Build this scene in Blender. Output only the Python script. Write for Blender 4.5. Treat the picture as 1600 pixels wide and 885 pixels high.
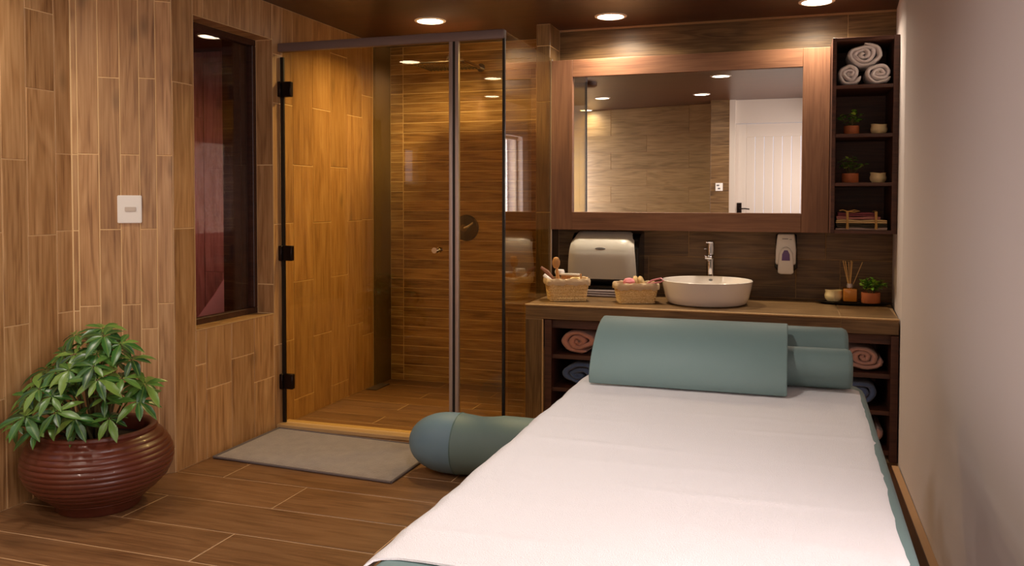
import bpy, bmesh, math, random
from mathutils import Vector, Matrix, noise
random.seed(7)
for o in list(bpy.data.objects): bpy.data.objects.remove(o)
scene = bpy.context.scene
COL = scene.collection
PI = math.pi

# ------------------------------------------------------------------ camera
def make_camera():
    a, b, r = math.radians(18.1929), math.radians(1.9154), math.radians(-0.1156)
    right = Vector((math.cos(a), math.sin(a), 0))
    fwd = Vector((-math.sin(a)*math.cos(b), math.cos(a)*math.cos(b), -math.sin(b)))
    up = right.cross(fwd)
    r2 = right*math.cos(r) - up*math.sin(r)
    u2 = right*math.sin(r) + up*math.cos(r)
    m = Matrix((r2, u2, -fwd)).transposed().to_4x4()
    m.translation = Vector((0, 0, 1.3547))
    cam = bpy.data.cameras.new('camera')
    cam.sensor_width = 36; cam.sensor_fit = 'HORIZONTAL'
    cam.lens = 36*1324.88/1600
    cam.shift_y = -(442.5-358.218)/1600
    cam.clip_start = .02; cam.clip_end = 60
    o = bpy.data.objects.new('camera', cam); COL.objects.link(o)
    o.matrix_world = m
    scene.camera = o
make_camera()

# ------------------------------------------------------------------ world, light, exposure
w = bpy.data.worlds.new('world'); scene.world = w; w.use_nodes = True
bg = w.node_tree.nodes['Background']
bg.inputs[0].default_value = (.62, .72, 1.0, 1); bg.inputs[1].default_value = 2.2
scene.view_settings.view_transform = 'Standard'
scene.view_settings.look = 'None'
scene.view_settings.gamma = 1
scene.view_settings.use_curve_mapping = False
scene.view_settings.exposure = -0.08
LAMP_W = 7.5
LAMP_COL = (1.0, .84, .64)
def area(name, loc, rot, sx, sy, watts, col):
    l = bpy.data.lights.new(name, 'AREA'); l.shape = 'RECTANGLE'; l.size = sx; l.size_y = sy
    l.energy = watts; l.color = col
    o = bpy.data.objects.new(name, l); COL.objects.link(o); o.location = loc; o.rotation_euler = rot
    return o
# daylight coming in through the openings of the left wall
area('window_daylight', (-3.42, -1.25, 1.2), (0, -PI/2, 0), 1.6, .45, 40, (.74, .83, 1.0))
# added fill for the left wall, through the unseen opening on the right
area('added_side_fill', (.70, .62, 1.5), (0, PI/2, 0), 1.1, 1.7, 62, (.97, .96, 1.0))

# ------------------------------------------------------------------ node helpers
def new_mat(name):
    m = bpy.data.materials.new(name); m.use_nodes = True
    nt = m.node_tree; p = nt.nodes['Principled BSDF']
    return m, nt, p
def rgb(r, g, b):
    f = lambda c: ((c/255)/12.92 if c/255 <= .04045 else (((c/255)+.055)/1.055)**2.4)
    return (f(r), f(g), f(b), 1)
def plain(name, col, rough=.5, metal=0, spec=.5, bump=0, bscale=60, coat=0, sheen=0, var=0):
    m, nt, p = new_mat(name)
    p.inputs['Base Color'].default_value = col
    p.inputs['Roughness'].default_value = rough
    p.inputs['Metallic'].default_value = metal
    p.inputs['Specular IOR Level'].default_value = spec
    p.inputs['Coat Weight'].default_value = coat
    if sheen:
        p.inputs['Sheen Weight'].default_value = sheen; p.inputs['Sheen Roughness'].default_value = .6
    tc = nt.nodes.new('ShaderNodeTexCoord')
    nz = nt.nodes.new('ShaderNodeTexNoise'); nz.inputs['Scale'].default_value = bscale; nz.inputs['Detail'].default_value = 4
    nt.links.new(tc.outputs['Object'], nz.inputs['Vector'])
    if bump:
        bp = nt.nodes.new('ShaderNodeBump'); bp.inputs['Strength'].default_value = bump; bp.inputs['Distance'].default_value = .004
        nt.links.new(nz.outputs['Fac'], bp.inputs['Height']); nt.links.new(bp.outputs['Normal'], p.inputs['Normal'])
    if var:
        nz2 = nt.nodes.new('ShaderNodeTexNoise'); nz2.inputs['Scale'].default_value = bscale*.12; nz2.inputs['Detail'].default_value = 3
        nt.links.new(tc.outputs['Object'], nz2.inputs['Vector'])
        mr = nt.nodes.new('ShaderNodeMapRange'); mr.inputs['To Min'].default_value = 1-var; mr.inputs['To Max'].default_value = 1+var
        nt.links.new(nz2.outputs['Fac'], mr.inputs['Value'])
        hs = nt.nodes.new('ShaderNodeHueSaturation'); hs.inputs['Color'].default_value = col
        nt.links.new(mr.outputs['Result'], hs.inputs['Value']); nt.links.new(hs.outputs['Color'], p.inputs['Base Color'])
    return m
def wood(name, dark, mid, light, rough=.4, sx=1.2, sy=14, contrast=1.0, bump=.12, rnd=.18, knots=True):
    """wood grain along local X of each object, offset per object"""
    m, nt, p = new_mat(name); N = nt.nodes.new; L = nt.links.new
    tc = N('ShaderNodeTexCoord'); oi = N('ShaderNodeObjectInfo')
    mul = N('ShaderNodeMath'); mul.operation = 'MULTIPLY'; mul.inputs[1].default_value = 53.0
    L(oi.outputs['Random'], mul.inputs[0])
    cx = N('ShaderNodeCombineXYZ'); L(mul.outputs[0], cx.inputs[0]); L(mul.outputs[0], cx.inputs[1]); L(mul.outputs[0], cx.inputs[2])
    add = N('ShaderNodeVectorMath'); add.operation = 'ADD'; L(tc.outputs['Object'], add.inputs[0]); L(cx.outputs[0], add.inputs[1])
    mp = N('ShaderNodeMapping'); mp.inputs['Scale'].default_value = (sx, sy, sy); L(add.outputs[0], mp.inputs['Vector'])
    # broad cathedral figure
    n1 = N('ShaderNodeTexNoise'); n1.inputs['Scale'].default_value = .9; n1.inputs['Detail'].default_value = 2; n1.inputs['Distortion'].default_value = .6
    L(mp.outputs[0], n1.inputs['Vector'])
    sn = N('ShaderNodeMath'); sn.operation = 'MULTIPLY'; sn.inputs[1].default_value = 34; L(n1.outputs['Fac'], sn.inputs[0])
    s2 = N('ShaderNodeMath'); s2.operation = 'SINE'; L(sn.outputs[0], s2.inputs[0])
    # fine fibres
    mp2 = N('ShaderNodeMapping'); mp2.inputs['Scale'].default_value = (sx*3, sy*9, sy*9); L(add.outputs[0], mp2.inputs['Vector'])
    n2 = N('ShaderNodeTexNoise'); n2.inputs['Scale'].default_value = 1; n2.inputs['Detail'].default_value = 5; L(mp2.outputs[0], n2.inputs['Vector'])
    # blotches
    mp3 = N('ShaderNodeMapping'); mp3.inputs['Scale'].default_value = (1.9, 12, 12); L(add.outputs[0], mp3.inputs['Vector'])
    n3 = N('ShaderNodeTexNoise'); n3.inputs['Scale'].default_value = 1; n3.inputs['Detail'].default_value = 4; n3.inputs['Distortion'].default_value = 1.2; L(mp3.outputs[0], n3.inputs['Vector'])
    a1 = N('ShaderNodeMath'); a1.operation = 'MULTIPLY_ADD'; a1.inputs[1].default_value = .11*contrast; a1.inputs[2].default_value = 0; L(s2.outputs[0], a1.inputs[0])
    a2 = N('ShaderNodeMath'); a2.operation = 'MULTIPLY_ADD'; a2.inputs[1].default_value = .8*contrast; L(n2.outputs['Fac'], a2.inputs[0]); L(a1.outputs[0], a2.inputs[2])
    a3 = N('ShaderNodeMath'); a3.operation = 'MULTIPLY_ADD'; a3.inputs[1].default_value = .85*contrast; L(n3.outputs['Fac'], a3.inputs[0]); L(a2.outputs[0], a3.inputs[2])
    off = N('ShaderNodeMath'); off.operation = 'ADD'; off.inputs[1].default_value = .5-.825*contrast; L(a3.outputs[0], off.inputs[0])
    cr = N('ShaderNodeValToRGB'); e = cr.color_ramp.elements
    e[0].position = .12; e[0].color = dark; e[1].position = .88; e[1].color = light
    me = e.new(.45); me.color = mid
    L(off.outputs[0], cr.inputs['Fac'])
    mr = N('ShaderNodeMapRange'); mr.inputs['To Min'].default_value = 1-rnd; mr.inputs['To Max'].default_value = 1+rnd; L(oi.outputs['Random'], mr.inputs['Value'])
    hs = N('ShaderNodeHueSaturation'); L(cr.outputs['Color'], hs.inputs['Color']); L(mr.outputs['Result'], hs.inputs['Value'])
    colout = hs.outputs['Color']
    if knots:
        mp4 = N('ShaderNodeMapping'); mp4.inputs['Scale'].default_value = (2.2, 5, 5); L(add.outputs[0], mp4.inputs['Vector'])
        vo = N('ShaderNodeTexVoronoi'); vo.inputs['Scale'].default_value = 1.0; L(mp4.outputs[0], vo.inputs['Vector'])
        kr = N('ShaderNodeMapRange'); kr.inputs['From Min'].default_value = .03; kr.inputs['From Max'].default_value = .16; kr.inputs['To Min'].default_value = .62; kr.inputs['To Max'].default_value = 1
        L(vo.outputs['Distance'], kr.inputs['Value'])
        mx = N('ShaderNodeMix'); mx.data_type = 'RGBA'; mx.blend_type = 'MULTIPLY'; mx.inputs['Factor'].default_value = 1
        L(colout, mx.inputs['A']); L(kr.outputs['Result'], mx.inputs['B']); colout = mx.outputs['Result']
    L(colout, p.inputs['Base Color'])
    p.inputs['Roughness'].default_value = rough
    bp = N('ShaderNodeBump'); bp.inputs['Strength'].default_value = bump; bp.inputs['Distance'].default_value = .002
    L(off.outputs[0], bp.inputs['Height']); L(bp.outputs['Normal'], p.inputs['Normal'])
    return m
def glass(name, tint, ior=1.5, rough=0.0, gain=1.0):
    m = bpy.data.materials.new(name); m.use_nodes = True; nt = m.node_tree; nt.nodes.clear(); N = nt.nodes.new; L = nt.links.new
    out = N('ShaderNodeOutputMaterial'); mix = N('ShaderNodeMixShader'); tr = N('ShaderNodeBsdfTransparent'); gl = N('ShaderNodeBsdfGlossy')
    fr = N('ShaderNodeFresnel'); ge = N('ShaderNodeNewGeometry')
    ir = N('ShaderNodeMapRange'); ir.inputs['To Min'].default_value = ior; ir.inputs['To Max'].default_value = 1/ior   # same reflectance on both faces of the pane
    L(ge.outputs['Backfacing'], ir.inputs['Value']); L(ir.outputs['Result'], fr.inputs['IOR'])
    tr.inputs['Color'].default_value = tint; gl.inputs['Roughness'].default_value = rough
    mg = N('ShaderNodeMath'); mg.operation = 'MULTIPLY'; mg.inputs[1].default_value = gain; mg.use_clamp = True
    L(fr.outputs[0], mg.inputs[0]); L(mg.outputs[0], mix.inputs[0]); L(tr.outputs[0], mix.inputs[1]); L(gl.outputs[0], mix.inputs[2]); L(mix.outputs[0], out.inputs[0])
    return m
def emit(name, col, s):
    m = bpy.data.materials.new(name); m.use_nodes = True; nt = m.node_tree; nt.nodes.clear()
    out = nt.nodes.new('ShaderNodeOutputMaterial'); e = nt.nodes.new('ShaderNodeEmission'); e.inputs[0].default_value = col; e.inputs[1].default_value = s
    nt.links.new(e.outputs[0], out.inputs[0]); return m
def woven(name, c1, c2):
    m, nt, p = new_mat(name); N = nt.nodes.new; L = nt.links.new
    tc = N('ShaderNodeTexCoord'); nz = N('ShaderNodeTexNoise'); nz.inputs['Scale'].default_value = 160; nz.inputs['Detail'].default_value = 2
    L(tc.outputs['Object'], nz.inputs['Vector']); cr = N('ShaderNodeValToRGB'); cr.color_ramp.elements[0].color = c1; cr.color_ramp.elements[1].color = c2
    cr.color_ramp.elements[0].position = .35; cr.color_ramp.elements[1].position = .65
    L(nz.outputs['Fac'], cr.inputs['Fac']); L(cr.outputs[0], p.inputs['Base Color']); p.inputs['Roughness'].default_value = .7
    return m

# ------------------------------------------------------------------ materials
M = {}
M['oak'] = wood('oak_tile', rgb(122, 80, 44), rgb(180, 134, 86), rgb(212, 168, 118), .42, sx=1.2, sy=13, contrast=.88, rnd=.10, bump=.15)
M['walnut_l'] = wood('rear_wall_tile', rgb(112, 88, 54), rgb(150, 122, 80), rgb(176, 146, 102), .42, sx=1.2, sy=13, contrast=.8, rnd=.08, knots=False)
M['oak_shower'] = wood('oak_shower_tile', rgb(120, 78, 38), rgb(170, 122, 70), rgb(200, 154, 98), .32, sx=1.2, sy=13, contrast=.75, rnd=.10)
M['strip'] = wood('shower_strip_tile', rgb(106, 72, 36), rgb(166, 124, 72), rgb(206, 166, 110), .25, sx=1.4, sy=20, contrast=1.0, rnd=.2)
M['walnut'] = wood('walnut_tile', rgb(74, 52, 30), rgb(114, 86, 54), rgb(148, 116, 76), .4, sx=1.4, sy=16, rnd=.08)
M['floor'] = wood('floor_tile', rgb(84, 56, 34), rgb(126, 88, 56), rgb(152, 112, 76), .36, sx=1.2, sy=13, contrast=.8, rnd=.1)
M['redwall'] = wood('steam_tile', rgb(110, 62, 50), rgb(142, 86, 72), rgb(166, 108, 92), .4, rnd=.08)
M['frame'] = wood('mirror_frame_wood', rgb(86, 54, 38), rgb(118, 78, 54), rgb(140, 98, 70), .55, sx=1.2, sy=24, contrast=.75, rnd=.06, knots=False)
M['shelf'] = wood('shelf_wood', rgb(54, 29, 21), rgb(80, 46, 33), rgb(102, 62, 45), .5, sx=1.4, sy=22, rnd=.05, knots=False)
M['darkframe'] = wood('dark_window_wood', rgb(40, 20, 12), rgb(62, 34, 22), rgb(76, 44, 30), .45, rnd=.05, knots=False)
M['grout'] = plain('grout', rgb(236, 200, 146), .8)
M['grout_dark'] = plain('grout_brown', rgb(172, 138, 98), .8)
M['grout_floor'] = plain('grout_floor', rgb(206, 168, 126), .8)
M['trim'] = plain('edge_trim', rgb(206, 168, 118), .45)
M['plaster'] = plain('plaster', rgb(214, 203, 202), .75, bump=.05, bscale=9, var=.03)
M['white_paint'] = plain('white_paint', rgb(206, 194, 178), .5)
M['ceiling'] = wood('ceiling_panel', rgb(48, 24, 12), rgb(66, 34, 18), rgb(80, 44, 24), .3, sx=.6, sy=3, rnd=.02, knots=False, bump=.02)
M['glass'] = glass('bronze_glass', (.935, .875, .655, 1), 1.5, gain=1.0)
M['glass_clear'] = glass('clear_glass', (.97, .90, .86, 1), 1.5)
M['black'] = plain('black_rubber', rgb(14, 12, 12), .4)
M['bronze'] = plain('dark_bronze', rgb(128, 110, 106), .5, metal=.2)
M['hinge'] = plain('hinge_dark', rgb(38, 26, 22), .35, metal=.7)
M['alu'] = plain('brushed_aluminium', rgb(200, 186, 182), .42, metal=.75)
M['chrome'] = plain('chrome', rgb(215, 215, 220), .08, metal=1)
M['darkchrome'] = plain('shower_chrome', rgb(170, 155, 140), .22, metal=1)
M['mirror'] = plain('mirror_silver', (.93, .93, .92, 1), .0, metal=1)
M['ceramic'] = plain('ceramic', rgb(236, 228, 222), .12, coat=.5)
M['plastic_w'] = plain('white_plastic', rgb(252, 247, 238), .28, coat=.3)
M['plastic_b'] = plain('black_plastic', rgb(16, 14, 14), .25)
M['purple'] = plain('purple_window', rgb(118, 92, 150), .2)
M['grey_p'] = plain('grey_plastic', rgb(120, 118, 118), .4)
M['towel_w'] = plain('white_terry', rgb(226, 221, 221), .95, bump=.6, bscale=420, sheen=.3)
M['roll_w'] = plain('white_roll_terry', rgb(246, 238, 238), .95, bump=.8, bscale=260, sheen=.3)
M['roll_s'] = plain('salmon_terry', rgb(206, 142, 118), .95, bump=.8, bscale=260, sheen=.3)
M['roll_p'] = plain('dusty_pink_terry', rgb(196, 146, 130), .95, bump=.8, bscale=260, sheen=.3)
M['roll_b'] = plain('blue_terry', rgb(76, 96, 136), .95, bump=.8, bscale=260, sheen=.3)
M['grey_t'] = plain('grey_towel', rgb(134, 120, 120), .95, bump=.5, bscale=200)
M['mat'] = plain('bath_mat_wool', rgb(146, 132, 124), 1, bump=1.0, bscale=110, sheen=.4, var=.28)
M['mat_edge'] = plain('bath_mat_edge', rgb(116, 104, 102), .9, bump=.5, bscale=180)
M['seafoam'] = plain('seafoam_vinyl', rgb(108, 131, 129), .55, bump=.12, bscale=500)
M['vinyl_daylit'] = plain('seafoam_vinyl_daylit', rgb(112, 142, 160), .5, bump=.12, bscale=500)  # bolster end cap: blue window light put into the vinyl colour
M['piping'] = plain('vinyl_piping', rgb(96, 124, 122), .45)
M['pot'] = plain('glazed_pot', rgb(96, 46, 32), .36, coat=.15, var=.25, bscale=40)
M['soil'] = plain('soil', rgb(34, 24, 18), .95, bump=1, bscale=80)
M['bark'] = plain('stem', rgb(92, 82, 48), .8)
M['terracotta'] = plain('terracotta', rgb(186, 104, 58), .6)
M['cream'] = plain('cream_stone', rgb(240, 218, 164), .5)
M['cane'] = woven('cane', rgb(214, 174, 108), rgb(248, 220, 164))
M['liner'] = plain('cotton_liner', rgb(242, 222, 192), .95, bump=.3, bscale=200)
M['lwood'] = plain('light_wood', rgb(206, 150, 92), .5, var=.1)
M['mwood'] = plain('brown_wood', rgb(120, 70, 40), .4)
M['pink'] = plain('pink_sponge', rgb(224, 140, 150), .85, bump=.6, bscale=150)
M['pinkp'] = plain('pink_plastic', rgb(206, 130, 142), .35)
M['brass'] = plain('tray_black', rgb(22, 20, 20), .3)
M['amber'] = glass('amber_glass', (.96, .84, .58, 1), 1.45)
M['oil'] = plain('amber_oil', rgb(214, 150, 78), .15)
M['reed'] = plain('reed', rgb(222, 178, 110), .7)
M['c_maroon'] = plain('maroon_cloth', rgb(132, 66, 74), .9, bump=.5, bscale=200)
M['c_pink'] = plain('dusty_pink_cloth', rgb(190, 128, 120), .9, bump=.5, bscale=200)
M['c_cream'] = plain('cream_cloth', rgb(214, 184, 132), .9, bump=.5, bscale=200)
M['c_olive'] = plain('dark_olive_cloth', rgb(66, 56, 40), .9, bump=.5, bscale=200)
M['c_white'] = plain('white_cloth', rgb(206, 180, 168), .9, bump=.5, bscale=200)
M['lounger'] = plain('lounger_tile', rgb(196, 116, 108), .4)
M['lamp_on'] = emit('lamp_on', (1.0, .86, .66, 1), 22)
M['sky_panel'] = None
def leafmat(name, c1, c2, c3):
    m, nt, p = new_mat(name); N = nt.nodes.new; L = nt.links.new
    oi = N('ShaderNodeObjectInfo'); tc = N('ShaderNodeTexCoord'); sp = N('ShaderNodeSeparateXYZ'); L(tc.outputs['Object'], sp.inputs[0])
    ab = N('ShaderNodeMath'); ab.operation = 'ABSOLUTE'; L(sp.outputs[1], ab.inputs[0])
    mr = N('ShaderNodeMapRange'); mr.inputs['From Max'].default_value = .003; mr.inputs['To Min'].default_value = 1; mr.inputs['To Max'].default_value = 0; L(ab.outputs[0], mr.inputs['Value'])
    cr = N('ShaderNodeValToRGB'); cr.color_ramp.elements[0].color = c1; cr.color_ramp.elements[1].color = c3; e = cr.color_ramp.elements.new(.6); e.color = c2
    L(oi.outputs['Random'], cr.inputs['Fac'])
    mx = N('ShaderNodeMix'); mx.data_type = 'RGBA'; mx.inputs['B'].default_value = c3
    mm = N('ShaderNodeMath'); mm.operation = 'MULTIPLY'; mm.inputs[1].default_value = .6; L(mr.outputs[0], mm.inputs[0]); L(mm.outputs[0], mx.inputs['Factor'])
    L(cr.outputs[0], mx.inputs['A']); L(mx.outputs['Result'], p.inputs['Base Color']); p.inputs['Roughness'].default_value = .32
    return m
M['leaf'] = leafmat('schefflera_leaf', rgb(30, 62, 30), rgb(58, 104, 42), rgb(120, 150, 66))
M['leaf_s'] = leafmat('small_leaf', rgb(54, 112, 30), rgb(98, 160, 40), rgb(176, 204, 80))
M['leaf_out'] = leafmat('garden_leaf', rgb(30, 60, 26), rgb(60, 100, 40), rgb(120, 150, 70))

# ------------------------------------------------------------------ object helpers
def link(name, me, mat, parent=None, loc=None):
    o = bpy.data.objects.new(name, me); COL.objects.link(o)
    if mat is not None and not me.materials: me.materials.append(mat)
    if parent is not None:
        o.parent = parent
    if loc is not None: o.location = loc
    return o
def thing(name, label, cat, loc=(0, 0, 0), group=None):
    o = bpy.data.objects.new(name, None); COL.objects.link(o); o.location = loc; o.empty_display_size = .05
    o['label'] = label; o['category'] = cat
    if group: o['group'] = group
    return o
def tag(o, label, cat, group=None):
    o['label'] = label; o['category'] = cat
    if group: o['group'] = group
    return o
def struct(o, label, cat):
    o['kind'] = 'structure'; o['label'] = label; o['category'] = cat; return o
class MB:
    """world-space mesh builder; build() stores it relative to its parent"""
    def __init__(s): s.bm = bmesh.new()
    def box(s, x0, x1, y0, y1, z0, z1, bevel=0, seg=1, rz=0, c=None):
        r = bmesh.ops.create_cube(s.bm, size=1)
        vs = r['verts']; cen = Vector(((x0+x1)/2, (y0+y1)/2, (z0+z1)/2))
        for v in vs:
            v.co = Vector((v.co.x*(x1-x0), v.co.y*(y1-y0), v.co.z*(z1-z0))) + cen
        if bevel:
            es = list({e for v in vs for e in v.link_edges})
            rr = bmesh.ops.bevel(s.bm, geom=es, offset=bevel, segments=seg, affect='EDGES', profile=.5)
            vs = list({v for f in rr['faces'] for v in f.verts} | {v for v in vs if v.is_valid})
        if rz:
            bmesh.ops.rotate(s.bm, verts=vs, cent=c or cen, matrix=Matrix.Rotation(rz, 3, 'Z'))
        return vs
    def cyl(s, p, q, r0, r1=None, n=20, caps=True):
        r1 = r0 if r1 is None else r1
        p, q = Vector(p), Vector(q); d = (q-p).normalized()
        u = d.orthogonal().normalized(); v = d.cross(u)
        a = [s.bm.verts.new(p+(u*math.cos(t)+v*math.sin(t))*r0) for t in [2*PI*i/n for i in range(n)]]
        b = [s.bm.verts.new(q+(u*math.cos(t)+v*math.sin(t))*r1) for t in [2*PI*i/n for i in range(n)]]
        for i in range(n): s.bm.faces.new((a[i], a[(i+1) % n], b[(i+1) % n], b[i]))
        if caps: s.bm.faces.new(a[::-1]); s.bm.faces.new(b)
    def tube(s, pts, radii, n=10, caps=True, flat=1.0):
        pts = [Vector(p) for p in pts]
        if not isinstance(radii, (list, tuple)): radii = [radii]*len(pts)
        rings = []; u = None
        for i, p in enumerate(pts):
            d = (pts[min(i+1, len(pts)-1)]-pts[max(i-1, 0)]).normalized()
            if u is None: u = d.orthogonal().normalized()
            u = (u-d*u.dot(d)).normalized(); v = d.cross(u)
            rings.append([s.bm.verts.new(p+(u*math.cos(2*PI*k/n)+v*math.sin(2*PI*k/n)*flat)*radii[i]) for k in range(n)])
        for a, b in zip(rings, rings[1:]):
            for k in range(n): s.bm.faces.new((a[k], a[(k+1) % n], b[(k+1) % n], b[k]))
        if caps: s.bm.faces.new(rings[0][::-1]); s.bm.faces.new(rings[-1])
    def lathe(s, prof, c, n=48, sx=1, sy=1, rz=0, closed=False):
        c = Vector(c); rings = []
        for r, z in prof:
            if r < 1e-6: rings.append([s.bm.verts.new(c+Vector((0, 0, z)))]); continue
            ring = []
            for k in range(n):
                t = 2*PI*k/n; x, y = r*math.cos(t)*sx, r*math.sin(t)*sy
                ring.append(s.bm.verts.new(c+Vector((x*math.cos(rz)-y*math.sin(rz), x*math.sin(rz)+y*math.cos(rz), z))))
            rings.append(ring)
        for a, b in zip(rings, rings[1:]):
            if len(a) == 1 and len(b) == 1: continue
            for k in range(n):
                k2 = (k+1) % n
                if len(a) == 1: s.bm.faces.new((a[0], b[k2], b[k]))
                elif len(b) == 1: s.bm.faces.new((a[k], a[k2], b[0]))
                else: s.bm.faces.new((a[k], a[k2], b[k2], b[k]))
    def prism(s, poly, axis, a, b):
        """poly: 2D points; axis 'X' -> (y,z), 'Y' -> (x,z), 'Z' -> (x,y)"""
        def P(p, t):
            return {'X': (t, p[0], p[1]), 'Y': (p[0], t, p[1]), 'Z': (p[0], p[1], t)}[axis]
        A = [s.bm.verts.new(P(p, a)) for p in poly]; B = [s.bm.verts.new(P(p, b)) for p in poly]
        n = len(poly)
        for i in range(n): s.bm.faces.new((A[i], A[(i+1) % n], B[(i+1) % n], B[i]))
        s.bm.faces.new(A[::-1]); s.bm.faces.new(B)
    def build(s, name, mat, parent=None, smooth=False, bevel=0, seg=2, angle=.6):
        bm = s.bm
        bmesh.ops.recalc_face_normals(bm, faces=bm.faces)
        if bevel:
            es = [e for e in bm.edges if len(e.link_faces) == 2 and e.calc_face_angle(0) > angle]
            bmesh.ops.bevel(bm, geom=es, offset=bevel, segments=seg, affect='EDGES', profile=.5, clamp_overlap=True)
        if smooth:
            for f in bm.faces: f.smooth = True
            for e in bm.edges:
                if len(e.link_faces) == 2 and e.calc_face_angle(0) > .7: e.smooth = False
        # origin: at parent's own frame or at bbox bottom centre
        xs = [v.co for v in bm.verts]
        me = bpy.data.meshes.new(name)
        if parent is not None:
            inv = parent_offset(parent)
            c = Vector((0, 0, 0))
            for v in bm.verts: c += v.co
            c /= max(1, len(bm.verts))
            for v in bm.verts: v.co -= c
            bm.to_mesh(me); bm.free()
            o = link(name, me, mat, parent, c-inv)
        else:
            mn = Vector((min(v.x for v in xs), min(v.y for v in xs), min(v.z for v in xs))); mxx = Vector((max(v.x for v in xs), max(v.y for v in xs), 0))
            c = Vector(((mn.x+mxx.x)/2, (mn.y+mxx.y)/2, mn.z))
            for v in bm.verts: v.co -= c
            bm.to_mesh(me); bm.free()
            o = link(name, me, mat, None, c)
        return o
def parent_offset(p):
    t = Vector(p.location)
    if p.parent is not None: t = t+parent_offset(p.parent)
    return t
def box_part(name, mat, parent, *a, bevel=0, seg=1, smooth=False, **k):
    b = MB(); b.box(*a, bevel=bevel, seg=seg, **k); return b.build(name, mat, parent, smooth=smooth)
def copy_tree(root, delta=None, label=None):
    c = root.copy(); COL.objects.link(c)
    if label: c['label'] = label
    if delta is not None: c.location = Vector(root.location)+Vector(delta)
    for ch in list(root.children):
        d = ch.copy(); COL.objects.link(d); d.parent = c
        for g in list(ch.children):
            e = g.copy(); COL.objects.link(e); e.parent = d
    return c

# tiles: one shared mesh per size, local X = length, Y = width, Z = face normal
_tiles = {}
def tile_mesh(l, w, t, mat):
    key = (round(l, 3), round(w, 3), t, mat.name)
    if key in _tiles: return _tiles[key]
    me = bpy.data.meshes.new('tile'); a, b, c = l/2, w/2, min(.0016, t*.4)
    v = []
    for (x, y, z) in ((a, b, 0), (a, b, t-c), (a-c, b-c, t)):
        v += [(-x, -y, z), (x, -y, z), (x, y, z), (-x, y, z)]
    f = [(8, 9, 10, 11)]
    for k in (0, 4):
        for i in range(4):
            j = (i+1) % 4; f.append((k+i, k+j, k+4+j, k+4+i))
    me.from_pydata(v, [], f); me.materials.append(mat); _tiles[key] = me
    return me
GAP = .0048
def tile(parent, mat, o, U, V, u0, u1, v0, v1, along='u', t=.006, name='wall_tile', gap=GAP, lift=0):
    """rectangle [u0,u1]x[v0,v1] on the plane o + u*U + v*V (U x V = outward normal)"""
    U, V = Vector(U), Vector(V); Nn = U.cross(V)
    u0 += gap/2; u1 -= gap/2; v0 += gap/2; v1 -= gap/2
    if u1-u0 < .006 or v1-v0 < .006: return None
    c = Vector(o)+U*((u0+u1)/2)+V*((v0+v1)/2)+Nn*(lift + random.uniform(-.0004, .0004))
    if along == 'u': X, Y, l, w = U, V, u1-u0, v1-v0
    else: X, Y, l, w = V, -U, v1-v0, u1-u0
    me = tile_mesh(l, w, t, mat)
    ob = link(name, me, None, parent)
    m = Matrix((X, Y, Nn)).transposed().to_4x4(); m.translation = c-parent_offset(parent)
    ob.matrix_local = m
    return ob
def sub_rects(u0, u1, v0, v1, holes):
    rs = [(u0, u1, v0, v1)]
    for (a, b, c, d) in holes:
        out = []
        for (p, q, r, s) in rs:
            if b <= p or a >= q or d <= r or c >= s: out.append((p, q, r, s)); continue
            if p < a: out.append((p, a, r, s))
            if b < q: out.append((b, q, r, s))
            pp, qq = max(p, a), min(q, b)
            if r < c: out.append((pp, qq, r, c))
            if d < s: out.append((pp, qq, d, s))
        rs = out
    return rs

# ------------------------------------------------------------------ SETTING
CH = 2.5
# floor ----------------------------------------------------------------
b = MB(); b.box(-5.0, .75, -2.3, 6.0, -.1, -.0014)
floor = struct(b.build('floor', M['grout_floor']), 'brown wood-look plank tiled floor with pale grout lines', 'floor')
rows = [-1.78, -1.49, -1.2, -.91, -.62, -.33, -.04, .25, .54, .83, 1.12, 1.41, 1.70, 1.99, 2.12, 2.405, 2.602, 2.880, 3.168, 3.458, 3.748, 4.035, 4.32]
for i, (y0, y1) in enumerate(zip(rows, rows[1:])):
    s = -2.135 if i % 2 == 0 else -2.735
    if abs(y0-2.602) < .01: s = -2.130
    elif abs(y0-3.168) < .01: s = -2.152
    elif y0 < 3.2: s = -2.73 if i % 2 else -2.13
    else: s = -2.74 + .6*(i % 2)
    if abs(y0-2.880) < .01: s = -1.50
    if abs(y0-3.458) < .01: s = -1.42
    if abs(y0-2.405) < .01: s = -1.93
    xl = -3.245 if y0 < 3.1 else -2.89
    if 3.1 < y0 < 3.2: xl = -3.1
    xs = [xl] + [x for x in [s+1.2*k for k in range(-3, 5)] if xl+.05 < x < .45] + [.505]
    for a, c in zip(xs, xs[1:]):
        tile(floor, M['floor'], (0, 0, -.006), (1, 0, 0), (0, 1, 0), a, c, y0, y1, 'u', name='floor_tile')
# shower floor
for k in range(8):
    y0 = 4.42+k*.172; y1 = min(y0+.172, 5.80)
    s = -2.9+(.5 if k % 2 else .95)
    xs = [-2.89, s, s+.9, -1.49]; xs = [x for x in xs if x <= -1.49]
    if xs[-1] != -1.49: xs.append(-1.49)
    for a, c in zip(xs, xs[1:]):
        tile(floor, M['floor'], (0, 0, -.006), (1, 0, 0), (0, 1, 0), a, c, y0, y1, 'u', name='floor_tile')
for (a, c) in ((-1.478, -.3), (-.3, .54)):
    tile(floor, M['floor'], (0, 0, -.006), (1, 0, 0), (0, 1, 0), a, c, 4.32, 4.75, 'u', name='floor_tile')
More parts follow.
